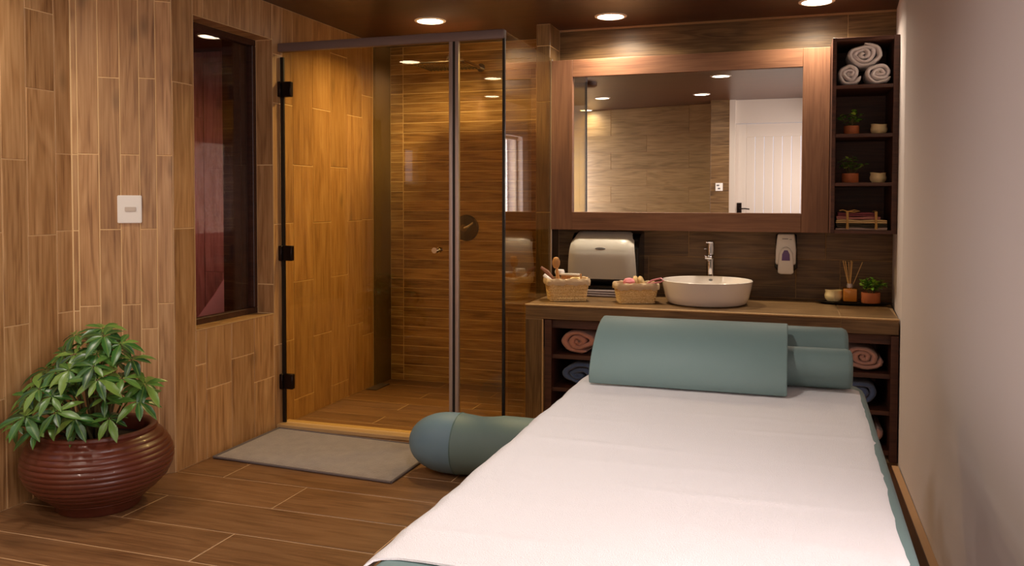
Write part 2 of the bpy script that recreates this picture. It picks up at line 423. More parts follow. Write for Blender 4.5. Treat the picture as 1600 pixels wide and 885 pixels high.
# kerb under the shower glass
kerb = struct(box_part('trim_1', M['trim'], None, -2.887, -1.44, 4.312, 4.44, 0, .024, bevel=.003), 'tan tiled kerb under the glass shower front', 'kerb')
kerb2 = struct(box_part('trim_2', M['trim'], None, -1.53, -1.44, 4.441, 4.735, 0, .024, bevel=.003), 'tan tiled kerb under the side glass of the shower', 'kerb')

# ceiling ----------------------------------------------------------------
b = MB(); b.box(-3.45, .75, -2.3, 5.95, CH, CH+.08)
ceiling = struct(b.build('ceiling', M['ceiling']), 'dark brown varnished wooden ceiling with round downlights', 'ceiling')

# left wall ----------------------------------------------------------------
PX_A, PX_C = -3.24, -2.887
win_holes = [(-1.50, -1.0, .35, 2.1), (1.45, 1.9, 1.5, 1.85), (2.36, 2.62, .62, 2.02)]   # openings to the garden, (y0,y1,z0,z1)
niche = (3.600, 4.294, .687, 2.2935)
b = MB()
for (y0, y1, z0, z1) in sub_rects(-2.2, 3.17, 0, CH, win_holes):
    b.box(PX_A-.14, PX_A-.003, y0, y1, z0, z1)
# angled return
b.prism([(-3.238, 3.17), (-2.890, 3.4455), (-2.95, 3.6), (-3.38, 3.3), (-3.38, 3.17)], 'Z', 0, CH)
for (y0, y1, z0, z1) in sub_rects(3.4455, 5.95, 0, CH, [niche]):
    b.box(-3.10, PX_C-.003, y0, y1, z0, z1)
wall_left = struct(b.build('wall_left', M['grout']), 'left wall clad in upright oak-look plank tiles', 'wall')
P_, Q_ = [.487-.727, .487, 1.213, 1.94], [.12, .846, 1.573, 2.32]
def column(o, U, u0, u1, js, holes=(), mat='oak', z1=CH):
    zs = [0]+sorted([z for z in js if .03 < z < z1-.02])+[z1]
    for a, c in zip(zs, zs[1:]):
        for r in sub_rects(u0, u1, a, c, holes):
            tile(wall_left, M[mat], o, U, (0, 0, 1), r[0], r[1], r[2], r[3], 'v')
# plane A: facing +X  (U x V must be +X => U = +Y, V = +Z)
oA = (PX_A-.006, 0, 0)
ycols = [-2.15]
while ycols[-1] < 2.5: ycols.append(ycols[-1]+.165)
ycols = [y for y in ycols if y < 2.60]+[2.796, 2.925, 3.081, 3.172]
jl = {2.796: [.32, .799, 1.532, 2.25], 2.925: [.46, 1.193, 1.855, 2.208], 3.081: [.10, .825, 1.209, 1.570, 2.30]}
for i, (a, c) in enumerate(zip(ycols, ycols[1:])):
    js = jl.get(a) or ([.33, .811, 1.54, 2.27] if i % 2 else P_)
    if c < 2.8 and a not in jl: js = [.33, .811, 1.54] if i % 2 else P_
    column(oA, (0, 1, 0), a, c, js, win_holes)
# plane B (angled)
A0 = Vector((-3.235, 3.17, 0)); dB = Vector((.348, .273, 0)); LB = dB.length; UB = dB.normalized(); nB = UB.cross(Vector((0, 0, 1)))
pts = [(-3.235, 3.17), (-3.215, 3.185), (-3.145, 3.241), (-3.071, 3.299), (-3.004, 3.351), (-2.945, 3.397), (-2.887, 3.4425)]
us = [(Vector((p[0], p[1], 0))-A0).length for p in pts]
jB = [[], Q_, P_, Q_, [.725, 1.213, 1.945], Q_]
jB[0] = [.10, .825, 1.209, 1.570, 2.30]
for i in range(6):
    column(A0-nB*.006, UB, us[i], us[i+1], jB[i])
# plane C
oC = (PX_C-.006, 0, 0)
ccols = [(3.445, 3.600, [1.213, 1.937]), (3.600, 3.682, [.505]), (3.682, 3.892, [.366]), (3.892, 4.098, [.487]), (4.098, 4.294, [.316]),
         (4.296, 4.400, [.495, 1.213, 1.927, 2.213])]
for a, c, js in ccols: column(oC, (0, 1, 0), a, c, js, [niche])
sh = [(4.400, 4.507, [.502, 1.216, 1.93]), (4.507, 4.733, [.125, .853, 1.571, 2.30]), (4.733, 4.954, P_), (4.954, 5.176, [.12, .847, 1.576, 2.325]),
      (5.176, 5.386, P_), (5.386, 5.548, [.39, 1.219, 2.10])]
for a, c, js in sh: column(oC, (0, 1, 0), a, c, js, mat='oak_shower')
# narrow boxed corner at the far end of the shower
b = MB(); b.box(-2.886, -2.868, 5.552, 5.795, 0, CH-.004)
b.build('boxed_corner', plain('olive_tile', rgb(104, 82, 44), .35), wall_left)
# niche reveals: tiles on bottom, top, far jamb, near jamb
for (y0, y1) in ((3.600, 3.682), (3.682, 3.892), (3.892, 4.098), (4.098, 4.294)):
    tile(wall_left, M['oak'], (0, 0, niche[2]-.0035), (1, 0, 0), (0, 1, 0), -3.0, PX_C, y0, y1, 'v', t=.004)
    tile(wall_left, M['oak'], (0, 0, niche[3]+.0035), (0, 1, 0), (1, 0, 0), y0, y1, -3.0, PX_C, 'v', t=.004)
for (z0, z1) in ((niche[2], .859), (.859, 1.562), (1.562, niche[3])):
    tile(wall_left, M['oak'], (0, niche[1]+.0035, 0), (1, 0, 0), (0, 0, 1), -3.0, PX_C, z0, z1, 'v', t=.004)
    tile(wall_left, M['oak'], (0, niche[0]-.0035, 0), (-1, 0, 0), (0, 0, 1), -PX_C, 3.0, z0, z1, 'v', t=.004)
# pale metal corner trims round the niche opening
b = MB()
for z in (niche[2], niche[3]): b.box(-2.8885, -2.885, niche[0], niche[1]+.003, z-.0022, z+.0022)
for y in (niche[0], niche[1]): b.box(-2.8885, -2.885, y-.0022, y+.0022, niche[2], niche[3])
b.build('corner_trim', M['trim'], wall_left)

# niche window
win = struct(thing('window_1', 'tall dark-framed internal window in the oak-tiled left wall', 'window', (-3.02, 3.947, niche[2])), 'tall dark-framed internal window in the oak-tiled left wall', 'window')
y0, y1, z0, z1 = niche
fw = .035
for (a, c, d, e) in ((y0, y1, z0, z0+fw), (y0, y1, z1-fw, z1), (y0, y0+fw, z0+fw, z1-fw), (y1-fw, y1, z0+fw, z1-fw)):
    box_part('frame_rail', M['darkframe'], win, -3.045, -2.998, a, c, d, e, bevel=.003)
box_part('pane', M['glass_clear'], win, -3.026, -3.020, y0+fw, y1-fw, z0+fw, z1-fw)
# dark lining of the opening behind the pane
b = MB(); t_ = .006
b.box(-3.10, -3.046, y1-t_, y1, z0, z1); b.box(-3.10, -3.046, y0, y0+t_, z0, z1); b.box(-3.10, -3.046, y0, y1, z0, z0+t_); b.box(-3.10, -3.046, y0, y1, z1-t_, z1)
b.box(-3.22, -3.10, y1-.02, y1+.02, 0, 2.4)
b.build('lining', M['darkframe'], win)

# steam room behind the window
b = MB()
b.box(-4.8, -3.11, 5.04, 5.16, 0, 2.4); b.box(-4.92, -4.8, 3.3, 5.16, 0, 2.4); b.box(-4.92, -3.4, 3.2, 3.3, 0, 2.4)
wr = struct(b.build('wall_steam_room', plain('steam_grout', rgb(150, 100, 84), .8)), 'reddish tiled wall of the steam room seen through the internal window', 'wall')
b = MB(); b.box(-4.92, -3.11, 3.2, 5.16, 2.4, 2.46); struct(b.build('ceiling_steam_room', M['darkframe']), 'dark ceiling of the steam room behind the internal window', 'ceiling')
xs = [-4.79+.21*k for k in range(9)]
for i, (a, c) in enumerate(zip(xs, xs[1:])):
    zs = [0]+(P_[1:] if i % 2 else Q_)+[2.4]
    for p, q in zip(zs, zs[1:]):
        tile(wr, M['redwall'], (0, 5.037, 0), (1, 0, 0), (0, 0, 1), a, min(c, -3.115), p, min(q, 2.4), 'v')
# lounger: curved slatted couch
prof = [(-3.98, .40), (-3.84, .44), (-3.70, .575), (-3.56, .74), (-3.49, .835), (-3.45, .895), (-3.40, .945), (-3.33, .962), (-3.25, .965)]
lg = thing('steam_room_lounger', 'curved pink tiled lounger seen through the internal window', 'lounger', (-3.6, 4.55, 0))
b = MB(); poly = prof+[(-3.25, 0), (-3.98, 0)]
b.prism([(x, z-.006 if z > 0 else 0) for x, z in poly], 'Y', 4.62, 5.03); b.build('base', plain('lounger_grout', rgb(214, 150, 140), .6), lg)
for (xa, za), (xb, zb) in zip(prof, prof[1:]):
    U = Vector((xb-xa, 0, zb-za)); l = U.length; U.normalize()
    for (ya, yb) in ((4.62, 4.83), (4.83, 5.03)):
        tile(lg, M['lounger'], (xa, 0, za-.007), U, (0, 1, 0), 0, l, ya, yb, 'v', name='couch_tile', gap=.004)
l = bpy.data.lights.new('steam_room_glow', 'AREA'); l.energy = 2.6; l.color = (1, .70, .70); l.size = .5; l.spread = math.radians(85)
lo = bpy.data.objects.new('steam_room_glow', l); COL.objects.link(lo); lo.location = (-3.95, 3.45, 1.45); lo.rotation_euler = (PI/2-.12, 0, .02)

# shower back wall ----------------------------------------------------------------
b = MB(); b.box(-3.1, -1.49, 5.80, 5.92, 0, CH)
wall_shower = struct(b.build('wall_shower', M['grout']), 'shower back wall of narrow horizontal wood-look strips', 'wall')
sp = .0727; z = 2.297-31*sp
zr = []
while z < CH-.01:
    zr.append(z); z += sp
zr = [0]+[q for q in zr if q > .02]+[CH]
for i, (za, zb) in enumerate(zip(zr, zr[1:])):
    xs = [-2.87, -2.765, -1.49]
    for a, c in zip(xs, xs[1:]):
        tile(wall_shower, M['strip'], (0, 5.803, 0), (1, 0, 0), (0, 0, 1), a, c, za, zb, 'u', name='wall_strip', gap=.0058, lift=random.choice((0, .001)))
# pillar between shower and vanity
b = MB(); b.box(-1.583, -1.495, 5.325, 5.80, 0, CH)
pil = struct(b.build('wall_pillar', M['grout']), 'slim tiled pillar between the shower and the vanity mirror', 'pillar')
for (za, zb) in ((0, .66), (.66, 1.28), (1.28, 2.0), (2.0, 2.36), (2.36, CH)):
    tile(pil, M['walnut'], (0, 5.328, 0), (1, 0, 0), (0, 0, 1), -1.586, -1.49, za, zb, 'v')
    tile(pil, M['walnut'], (-1.498, 0, 0), (0, 1, 0), (0, 0, 1), 5.322, 5.55, za, zb, 'v')
    tile(pil, M['oak_shower'], (-1.580, 0, 0), (0, -1, 0), (0, 0, 1), -5.797, -5.322, za, zb, 'v')
# back wall ----------------------------------------------------------------
b = MB(); b.box(-1.494, .75, 5.553, 5.92, 0, CH)
wall_back = struct(b.build('wall_back', M['grout_dark']), 'brown wood-look tiled wall behind the vanity and mirror', 'wall')
def brow(z0, z1, xs):
    for a, c in zip(xs, xs[1:]):
        tile(wall_back, M['walnut'], (0, 5.556, 0), (1, 0, 0), (0, 0, 1), a, c, z0, z1, 'u', t=.006)
# faces sit at y=5.55: U x V for (1,0,0)x(0,0,1) = (0,-1,0)
brow(2.29, CH-.012, [-1.49, .316, .588]); brow(2.09, 2.29, [-1.49, -.28, .588]); brow(1.89, 2.09, [-1.49, -.6, .588])
brow(1.59, 1.89, [-1.49, -.3, .588]); brow(1.29, 1.59, [-1.49, -.7, .588]); brow(1.20, 1.29, [-1.49, -.3, .588])
brow(.995, 1.20, [-1.49, -.623, .207, .588]); brow(.75, .995, [-1.49, -.881, .035, .291, .588]); brow(0, .75, [-1.49, -.4, .588])
# right wall ----------------------------------------------------------------
b = MB()
pl = [(.585, 5.56), (.542, 4.738), (.505, 4.38), (.50, 3.3), (.50, 1.55), (.75, 1.55), (.75, 5.56)]
b.prism(pl, 'Z', 0, CH)
for (y0, y1, z0, z1) in sub_rects(-2.3, 1.55, 0, CH, [(-.3, 1.5, .92, 2.08)]):
    b.box(.50, .75, y0, y1, z0, z1)
wall_right = struct(b.build('wall_right', M['plaster']), 'smooth pale lilac-grey plastered right wall', 'wall')
# baseboard right: tan tile cap, dark face
bb = struct(thing('baseboard_right', 'dark wood baseboard with tan cap along the right wall', 'baseboard', (.48, 2, 0)), 'dark wood baseboard with tan cap along the right wall', 'baseboard')
b = MB(); b.box(.468, .4995, -.5, 4.36, 0, .096); b.build('face', M['darkframe'], bb)
b = MB(); b.box(.4705, .4995, -.5, 4.36, .0965, .0985); b.build('cap', plain('skirting_cap', rgb(176, 134, 92), .5), bb)
# walls behind the camera (seen in the mirror) --------------------------------------
T0 = Vector((-.985, -.92, 0)); T1 = Vector((-3.25, -1.62, 0)); UT = (T0-T1); LT = UT.length; UT.normalize()
# facing +Y: need U x Z = +Y-ish => U = -X direction ; (-1,0,0)x(0,0,1) = (0,1,0)
b = MB(); nT = (-UT).cross(Vector((0, 0, 1)))
q = [T0-nT*.003, T1-nT*.003, T1-nT*.12, T0-nT*.12]; b.prism([(v.x, v.y) for v in q], 'Z', 0, CH)
wf = struct(b.build('wall_front', M['grout_dark']), 'long brown plank-tiled wall behind the viewer, seen in the mirror', 'wall')
zs = [0, .44, .68, .925, 1.17, 1.40, 1.64, 1.88, 2.12, CH]
for i, (za, zb) in enumerate(zip(zs, zs[1:])):
    us_ = [0, .98 if i % 2 else .62, 2.0, LT] if i % 2 else [0, .35, 1.55, LT]
    for a, c in zip(us_, us_[1:]):
        tile(wf, M['walnut_l'] if 'walnut_l' in M else M['walnut'], T0-nT*.006, -UT, (0, 0, 1), a, c, za, zb, 'u')
b = MB(); b.box(-.985, -.752, -.92, -.463, 0, CH)
wc = struct(b.build('wall_column', M['grout_dark']), 'tiled pier beside the white door, seen in the mirror', 'pillar')
zs = [0, .5, .73, .97, 1.21, 1.45, 1.69, 1.92, 2.15, CH]
for i, (za, zb) in enumerate(zip(zs, zs[1:])):
    tile(wc, M['walnut'], (0, -.466, 0), (-1, 0, 0), (0, 0, 1), .752, .985, za, zb, 'u')
    tile(wc, M['walnut'], (-.982, 0, 0), (0, -1, 0), (0, 0, 1), .463, .92, za, zb, 'u')
b = MB(); b.box(-.751, -.68, -.70, -.47, 0, CH); b.box(-.68, .50, -.70, -.55, 2.20, CH); b.box(.46, .50, -.70, -.55, 0, 2.2)
wd = struct(b.build('wall_door_side', M['white_paint']), 'white painted wall above and beside the door, seen in the mirror', 'wall')
dr = struct(thing('door_1', 'white ledged door with vertical planks, seen in the mirror', 'door', (-.11, -.58, 0)), 'white ledged door with vertical planks, seen in the mirror', 'door')
for (a, c, d, e) in ((-.68, -.55, 0, 2.195), (.33, .46, 0, 2.195), (-.55, .33, 2.03, 2.195), (-.55, .33, 0, .22)):
    box_part('stile', M['white_paint'], dr, a, c, -.605, -.562, d, e, bevel=.003)
for k in range(8): box_part('plank', M['white_paint'], dr, -.55+.11*k+.001, -.55+.11*(k+1)-.001, -.598, -.574, .22, 2.03, bevel=.004)
b = MB(); b.box(-.66, -.60, -.562, -.556, 1.04, 1.19, bevel=.002); b.cyl((-.63, -.556, 1.115), (-.63, -.52, 1.115), .01, n=12)
b.tube([(-.63, -.515, 1.115), (-.56, -.512, 1.117), (-.50, -.515, 1.11)], .008, n=8); b.build('handle', M['hinge'], dr, smooth=True)
sk = thing('wall_socket', 'white square wall socket on the tiled pier, seen in the mirror', 'socket', (-.875, -.459, 1.39))
box_part('plate', M['plastic_w'], sk, -.92, -.83, -.460, -.450, 1.345, 1.445, bevel=.002)
b = MB(); b.box(-.905, -.872, -.451, -.4485, 1.405, 1.425); b.box(-.89, -.86, -.451, -.4485, 1.365, 1.385); b.build('socket_slot', M['grey_p'], sk)

wn = struct(thing('window_5', 'added unseen white-framed fill-light opening in the right wall', 'window', (.6, .6, .92)), 'added unseen white-framed fill-light opening in the right wall', 'window')  # added out of view so the fill lamp can light the left wall evenly
b = MB(); b.box(.58, .62, -.3, 1.5, .92, .96); b.box(.58, .62, -.3, 1.5, 2.04, 2.08); b.box(.58, .62, -.3, -.26, .96, 2.04); b.box(.58, .62, 1.46, 1.5, .96, 2.04); b.box(.58, .62, .58, .62, .96, 2.04)
b.build('frame', M['white_paint'], wn)
for a, c in ((-.26, .58), (.62, 1.46)): box_part('pane', M['glass_clear'], wn, .598, .603, a, c, .96, 2.04)
# garden windows on the left wall (outside the frame; they light the room) ---------------
for n_, (y0, y1, z0, z1) in enumerate(win_holes):
    wn = struct(thing('window_%d' % (n_+2), 'garden window in the left wall', 'window', (-3.33, (y0+y1)/2, z0)), ['wide white-framed garden window nearest the viewer', 'small white-framed garden window high in the left wall', 'tall narrow white-framed garden window near the plant'][n_], 'window')
    f_ = .03
    b = MB(); b.box(-3.36, -3.32, y0, y1, z0, z0+f_); b.box(-3.36, -3.32, y0, y1, z1-f_, z1); b.box(-3.36, -3.32, y0, y0+f_, z0+f_, z1-f_); b.box(-3.36, -3.32, y1-f_, y1, z0+f_, z1-f_)
    b.build('frame', M['white_paint'], wn)
    box_part('pane', M['glass_clear'], wn, -3.343, -3.338, y0+f_, y1-f_, z0+f_, z1-f_)

# ------------------------------------------------------------------ downlights
def downlight(x, y, label, watts=LAMP_W, col=(1.0, .90, .78)):
    t = thing('ceiling_downlight', label, 'downlight', (x, y, CH), 'round recessed ceiling downlights')
    b = MB(); b.lathe([(.100, 0), (.100, -.004), (.092, -.008), (.082, -.008), (.080, -.003), (.080, 0)], (x, y, CH), n=40); b.build('trim_ring', M['lwhite'], t, smooth=True)
    b = MB(); b.cyl((x, y, CH-.0055), (x, y, CH-.001), .080, n=40); b.build('diffuser', M['lamp_on'], t)
    l = bpy.data.lights.new('downlight_beam', 'AREA'); l.shape = 'DISK'; l.size = .15; l.energy = watts; l.color = col; l.spread = math.radians(150)
    o = bpy.data.objects.new('downlight_beam', l); COL.objects.link(o); o.parent = t; o.location = (0, 0, -.012)
    return t
M['lwhite'] = plain('lamp_rim', rgb(240, 225, 205), .4)
downlight(-2.193, 4.997, 'round warm downlight in the ceiling over the shower', 24, (1.0, .80, .54))
downlight(-1.074, 5.216, 'round warm downlight in the ceiling above the left half of the mirror', 16, LAMP_COL)
downlight(.126, 5.19, 'round warm downlight at the top edge above the towel shelf', 11, LAMP_COL)
downlight(-.664, 2.125, 'round warm downlight over the treatment bed, seen in the mirror', 7.5, (1.0, .94, .88))
downlight(-1.02, .38, 'round warm downlight behind the viewer, right of a pair in the mirror')
downlight(-2.22, .36, 'round warm downlight behind the viewer, left of a pair in the mirror')
downlight(-2.82, -1.32, 'faint farthest downlight by the rear tiled wall, seen in the mirror', 3)
downlight(-2.994, 2.335, 'round warm downlight near the left wall, reflected large in the shower glass')
downlight(-2.656, 1.238, 'round warm downlight reflected small in the shower glass')
downlight(-3.12, -.04, 'round warm downlight close to the left wall, reflected faintly in the shower glass', 4)
dm = thing('smoke_detector', 'low round dome on the ceiling, seen in the mirror top left corner', 'detector', (-2.06, 1.98, CH))
b = MB(); b.lathe([(.13, 0), (.13, -.03), (.11, -.045), (0, -.05)], (-2.06, 1.98, CH), n=32); b.build('dome', plain('dome_brown', rgb(86, 56, 36), .4), dm, smooth=True)

# ------------------------------------------------------------------ shower enclosure
YG = 4.37; GX = -1.482
en = thing('shower_enclosure', 'frameless bronze-tinted glass shower with hinged door and corner return panel', 'shower', (-2.17, YG, .034))
b = MB(); b.box(-2.887, -1.476, YG-.024, YG+.022, 2.230, 2.280, bevel=.006, seg=2); b.build('header_bar', M['bronze'], en, smooth=True)
dp = box_part('door_panel', M['glass'], en, -2.862, -1.796, YG-.004, YG+.004, .030, 2.238)
box_part('fixed_panel', M['glass'], en, -1.742, GX-.004, YG-.004, YG+.004, .025, 2.238)
box_part('return_panel', M['glass'], en, GX-.004, GX+.004, YG+.006, 5.318, .025, 2.272)
box_part('wall_seal', M['black'], en, -2.880, -2.858, YG-.007, YG+.007, .025, 2.20)
box_part('corner_seal', M['black'], en, GX-.008, GX+.006, YG-.009, YG+.007, .025, 2.27)
b = MB(); b.box(-1.800, -1.778, YG-.016, YG+.012, .025, 2.236, bevel=.004, seg=2); b.box(-1.764, -1.742, YG-.016, YG+.012, .025, 2.236, bevel=.004, seg=2)
b.build('door_jamb_profile', M['alu'], en, smooth=True)
box_part('magnet_strip', M['black'], en, -1.778, -1.764, YG-.010, YG+.008, .025, 2.236)
b = MB(); b.box(GX-.003, GX+.007, 5.316, 5.323, .75, 2.27); b.build('wall_channel', M['alu'], en)
for z in (2.010, 1.040, .272):
    h_ = MB(); h_.box(-2.886, -2.866, YG-.03, YG+.02, z-.045, z+.045, bevel=.003); h_.box(-2.872, -2.805, YG-.016, YG+.016, z-.045, z+.045, bevel=.004)
    h_.build('hinge', M['hinge'], en, smooth=True)
b = MB(); b.cyl((-1.875, YG-.004, 1.078), (-1.875, YG-.018, 1.078), .008, n=16); b.cyl((-1.875, YG-.018, 1.078), (-1.875, YG-.046, 1.078), .018, .016, n=24)
b.cyl((-1.875, YG+.004, 1.078), (-1.875, YG+.018, 1.078), .008, n=16); b.cyl((-1.875, YG+.018, 1.078), (-1.875, YG+.040, 1.078), .018, .016, n=24)
b.build('door_knob', M['chrome'], en, smooth=True)

# rain shower head, hanging from a pipe, and a valve plate
shd = thing('rain_shower_head', 'square chrome rain shower head on a wall arm inside the glass shower', 'shower head', (-2.14, 5.2, 2.23))
b = MB(); b.tube([(-2.14, 5.18, 2.245), (-2.14, 5.18, 2.295), (-2.14, 5.20, 2.312), (-2.14, 5.24, 2.316), (-2.14, 5.795, 2.316)], .011, n=14); b.cyl((-2.14, 5.18, 2.245), (-2.14, 5.18, 2.272), .020, n=20)
b.cyl((-2.14, 5.18, 2.28), (-2.14, 5.18, 2.295), .018, n=20); b.cyl((-2.14, 5.782, 2.316), (-2.14, 5.796, 2.316), .03, n=24); b.build('pipe', M['chrome'], shd, smooth=True)
b = MB(); b.box(-2.34, -1.975, 5.03, 5.33, 2.233, 2.245, bevel=.004, seg=2); b.build('plate', M['darkchrome'], shd, smooth=True)
b = MB()
for i in range(14):
    for j in range(11):
        x, y = -2.322+i*.0253, 5.05+j*.026; b.cyl((x, y, 2.233), (x, y, 2.229), .0045, n=6)
nz = b.build('nozzles', M['black'], shd); nz['kind'] = 'stuff'
vl = thing('shower_valve', 'round chrome shower valve plate on the strip-tiled wall', 'valve', (-2.235, 5.797, 1.155))
b = MB(); b.lathe([(0, 0), (.088, 0), (.096, .006), (.088, .014), (.03, .016), (0, .016)], (0, 0, 0), n=40)
for v in b.bm.verts: v.co = Vector((v.co.x-2.255, 5.797-v.co.z, v.co.y+1.155))
b.build('plate', plain('valve_dark_chrome', rgb(86, 76, 66), .15, metal=1), vl, smooth=True)
b = MB(); b.cyl((-2.255, 5.785, 1.155), (-2.255, 5.74, 1.155), .032, .028, n=28); b.tube([(-2.255, 5.748, 1.155), (-2.22, 5.745, 1.17), (-2.185, 5.745, 1.195)], [.010, .008, .007], n=10); b.build('lever', M['chrome'], vl, smooth=True)
dn = thing('floor_drain', 'small dark slotted drain in the far left shower floor corner', 'drain', (-2.82, 5.5, 0))
box_part('tray', M['hinge'], dn, -2.872, -2.792, 5.40, 5.62, .0005, .003)
for k in range(5): box_part('slat', M['bronze'], dn, -2.868+.0155*k, -2.860+.0155*k, 5.405, 5.615, .003, .005)

# ------------------------------------------------------------------ vanity counter
vc = thing('vanity_counter', 'brown wood-look tiled counter with open shelving below', 'counter', (-.47, 5.1, 0))
CF = 4.738
b = MB(); b.prism([(-1.473, CF+.006), (.536, CF+.006), (.572, 5.549), (-1.473, 5.549)], 'Z', .668, .744); b.build('slab', M['grout_dark'], vc)
for a, c in ((-1.475, .257), (.257, .537)):
    tile(vc, M['walnut'], (0, 0, .744), (1, 0, 0), (0, 1, 0), a, c, CF+.008, 5.544, 'u', name='top_tile')
    tile(vc, M['walnut'], (0, CF+.006, 0), (1, 0, 0), (0, 0, 1), a, c, .664, .741, 'u', name='front_tile')
b = MB(); b.box(-1.476, .538, CF-.002, CF+.010, .741, .751, bevel=.003, seg=2); b.build('edge_trim', M['trim'], vc)
b = MB(); b.box(-1.474, -1.372, CF+.006, 5.549, 0, .667); b.build('side_wall', M['grout_dark'], vc)
tile(vc, M['walnut'], (0, CF+.006, 0), (1, 0, 0), (0, 0, 1), -1.475, -1.372, .002, .662, 'v', name='leg_tile')
b = MB(); b.box(-1.372, -1.364, CF-.001, CF+.01, 0, .664); b.build('edge_trim', M['trim'], vc)
tile(vc, M['walnut'], (-1.366, 0, 0), (0, 1, 0), (0, 0, 1), CF+.008, CF+.05, .002, .50, 'v', name='leg_tile')
cb = thing('shelf_cabinet', 'dark red-brown open shelf cabinet fitted under the counter', 'cabinet', (-.43, 5.1, 0))
yb0, yb1 = CF+.03, 5.545
wd_ = M['shelf']
box_part('side_panel', wd_, cb, -1.358, -1.318, yb0-.018, yb1, .002, .660)
box_part('side_panel', wd_, cb, .500, .536, yb0-.026, yb1, .002, .660)
for (z0, z1) in ((.612, .660), (.432, .456), (.240, .262), (.03, .055)):
    box_part('shelf_board', wd_, cb, -1.318, .500, yb0+.005, yb1-.012, z0, z1)
for x in (-.86, -.18, .22): box_part('divider', wd_, cb, x-.009, x+.009, yb0+.007, yb1-.012, .055, .612) if False else None
box_part('back_panel', wd_, cb, -1.318, .500, yb1-.011, yb1, .002, .612)

# ------------------------------------------------------------------ rolled towels
def roll(name, label, group, mat, x, y, z, rx, rz, depth, turns=3.2, seed=0, th0=.3, flip=1):
    """rolled towel seen end-on: spiral ribbon extruded along +Y, (x,y,z) = centre of the front end"""
    rnd = random.Random(seed); b = MB(); n = int(turns*26)
    ox, oz = rnd.uniform(-.1, .1), rnd.uniform(-.12, .05); ph = rnd.uniform(0, 6)
    R = 1.0; pitch = (R-.12)/turns
    cen = []
    for i in range(n+1):
        t = i/n; th = t*turns*2*PI+th0
        r = .12+(R-.12)*t - pitch*.45*(1)
        r = max(r, .05); wob = 1+.07*math.sin(2*th+ph)*(1-t*.5)+.035*math.sin(3.3*th+ph*1.7)+.02*math.sin(7*th+ph*2)
        cx_ = r*wob*math.cos(th)*flip+ox*(1-t); cz_ = r*wob*math.sin(th)+oz*(1-t)
        wv = noise.noise_vector(Vector((cx_*1.9+seed*3.1, cz_*1.9, seed)))*.13
        cen.append(Vector((cx_+wv.x*(1.1-t*.6), cz_+wv.y*(1.1-t*.6))))
    hw = pitch*.47
    rows = [(0.0, .25), (.006, .72), (.016, .95), (.035, 1.0), (depth, 1.0)]
    grid = []
    for (dy, k) in rows:
        o_, i_ = [], []
        for i, c in enumerate(cen):
            d = (cen[min(i+1, n)]-cen[max(i-1, 0)]).normalized(); nn = Vector((d.y, -d.x))*flip
            kk = k
            if i == n: kk = k*.3
            jit = .012*math.sin(i*.9+seed)
            po, pi_ = c+nn*hw*kk, c-nn*hw*kk
            fr = (.5+.5*math.sin(i*.37+seed))*.008 if dy < .03 else 0
            o_.append(b.bm.verts.new((x+po.x*rx, y+dy+fr, z+po.y*rz))); i_.append(b.bm.verts.new((x+pi_.x*rx, y+dy+fr, z+pi_.y*rz)))
        grid.append((o_, i_))
    for (o1, i1), (o2, i2) in zip(grid, grid[1:]):
        for i in range(n):
            b.bm.faces.new((o1[i], o1[i+1], o2[i+1], o2[i])); b.bm.faces.new((i1[i+1], i1[i], i2[i], i2[i+1]))
        b.bm.faces.new((o1[0], o2[0], i2[0], i1[0])); b.bm.faces.new((o1[n], i1[n], i2[n], o2[n]))
    for i in range(n): b.bm.faces.new((grid[0][0][i], grid[0][1][i], grid[0][1][i+1], grid[0][0][i+1]))
    for i in range(n): b.bm.faces.new((grid[-1][0][i+1], grid[-1][1][i+1], grid[-1][1][i], grid[-1][0][i]))
    o = b.build(name, mat, None, smooth=True)
    return tag(o, label, 'towel', group)
roll('rolled_towel', 'white rolled towel on top of the pyramid in the shelf', 'white towels on the top shelf', M['roll_w'], .381, 5.165, 2.181, .106, .070, .22, 3.2, 1)
roll('rolled_towel', 'white rolled towel at the lower left of the pyramid in the shelf', 'white towels on the top shelf', M['roll_w'], .306, 5.16, 2.076, .073, .068, .22, 2.6, 5, th0=2.2)
roll('rolled_towel', 'white rolled towel at the lower right of the pyramid in the shelf', 'white towels on the top shelf', M['roll_w'], .460, 5.15, 2.076, .078, .068, .22, 2.8, 9, th0=.8)
roll('rolled_towel', 'salmon rolled towel in the left end of the counter shelf', 'rolled towels under the counter', M['roll_s'], -1.165, 4.80, .533, .122, .076, .3, 2.5, 3, th0=2.0)
roll('rolled_towel', 'blue rolled towel below the salmon towel at the left end', 'rolled towels under the counter', M['roll_b'], -1.165, 4.80, .338, .120, .074, .3, 2.5, 4, th0=.4, flip=-1)
roll('rolled_towel', 'dusty pink rolled towel in the right end of the counter shelf', 'rolled towels under the counter', M['roll_p'], .372, 4.80, .530, .106, .073, .3, 2.8, 6, th0=1.2)
roll('rolled_towel', 'blue rolled towel below the pink towel at the right end', 'rolled towels under the counter', M['roll_b'], .358, 4.80, .336, .108, .072, .3, 2.6, 8, th0=0)
roll('rolled_towel', 'dusty pink rolled towel low beside the right end of the bed', 'rolled towels under the counter', M['roll_p'], .372, 4.80, .129, .106, .072, .3, 2.6, 11, th0=3)

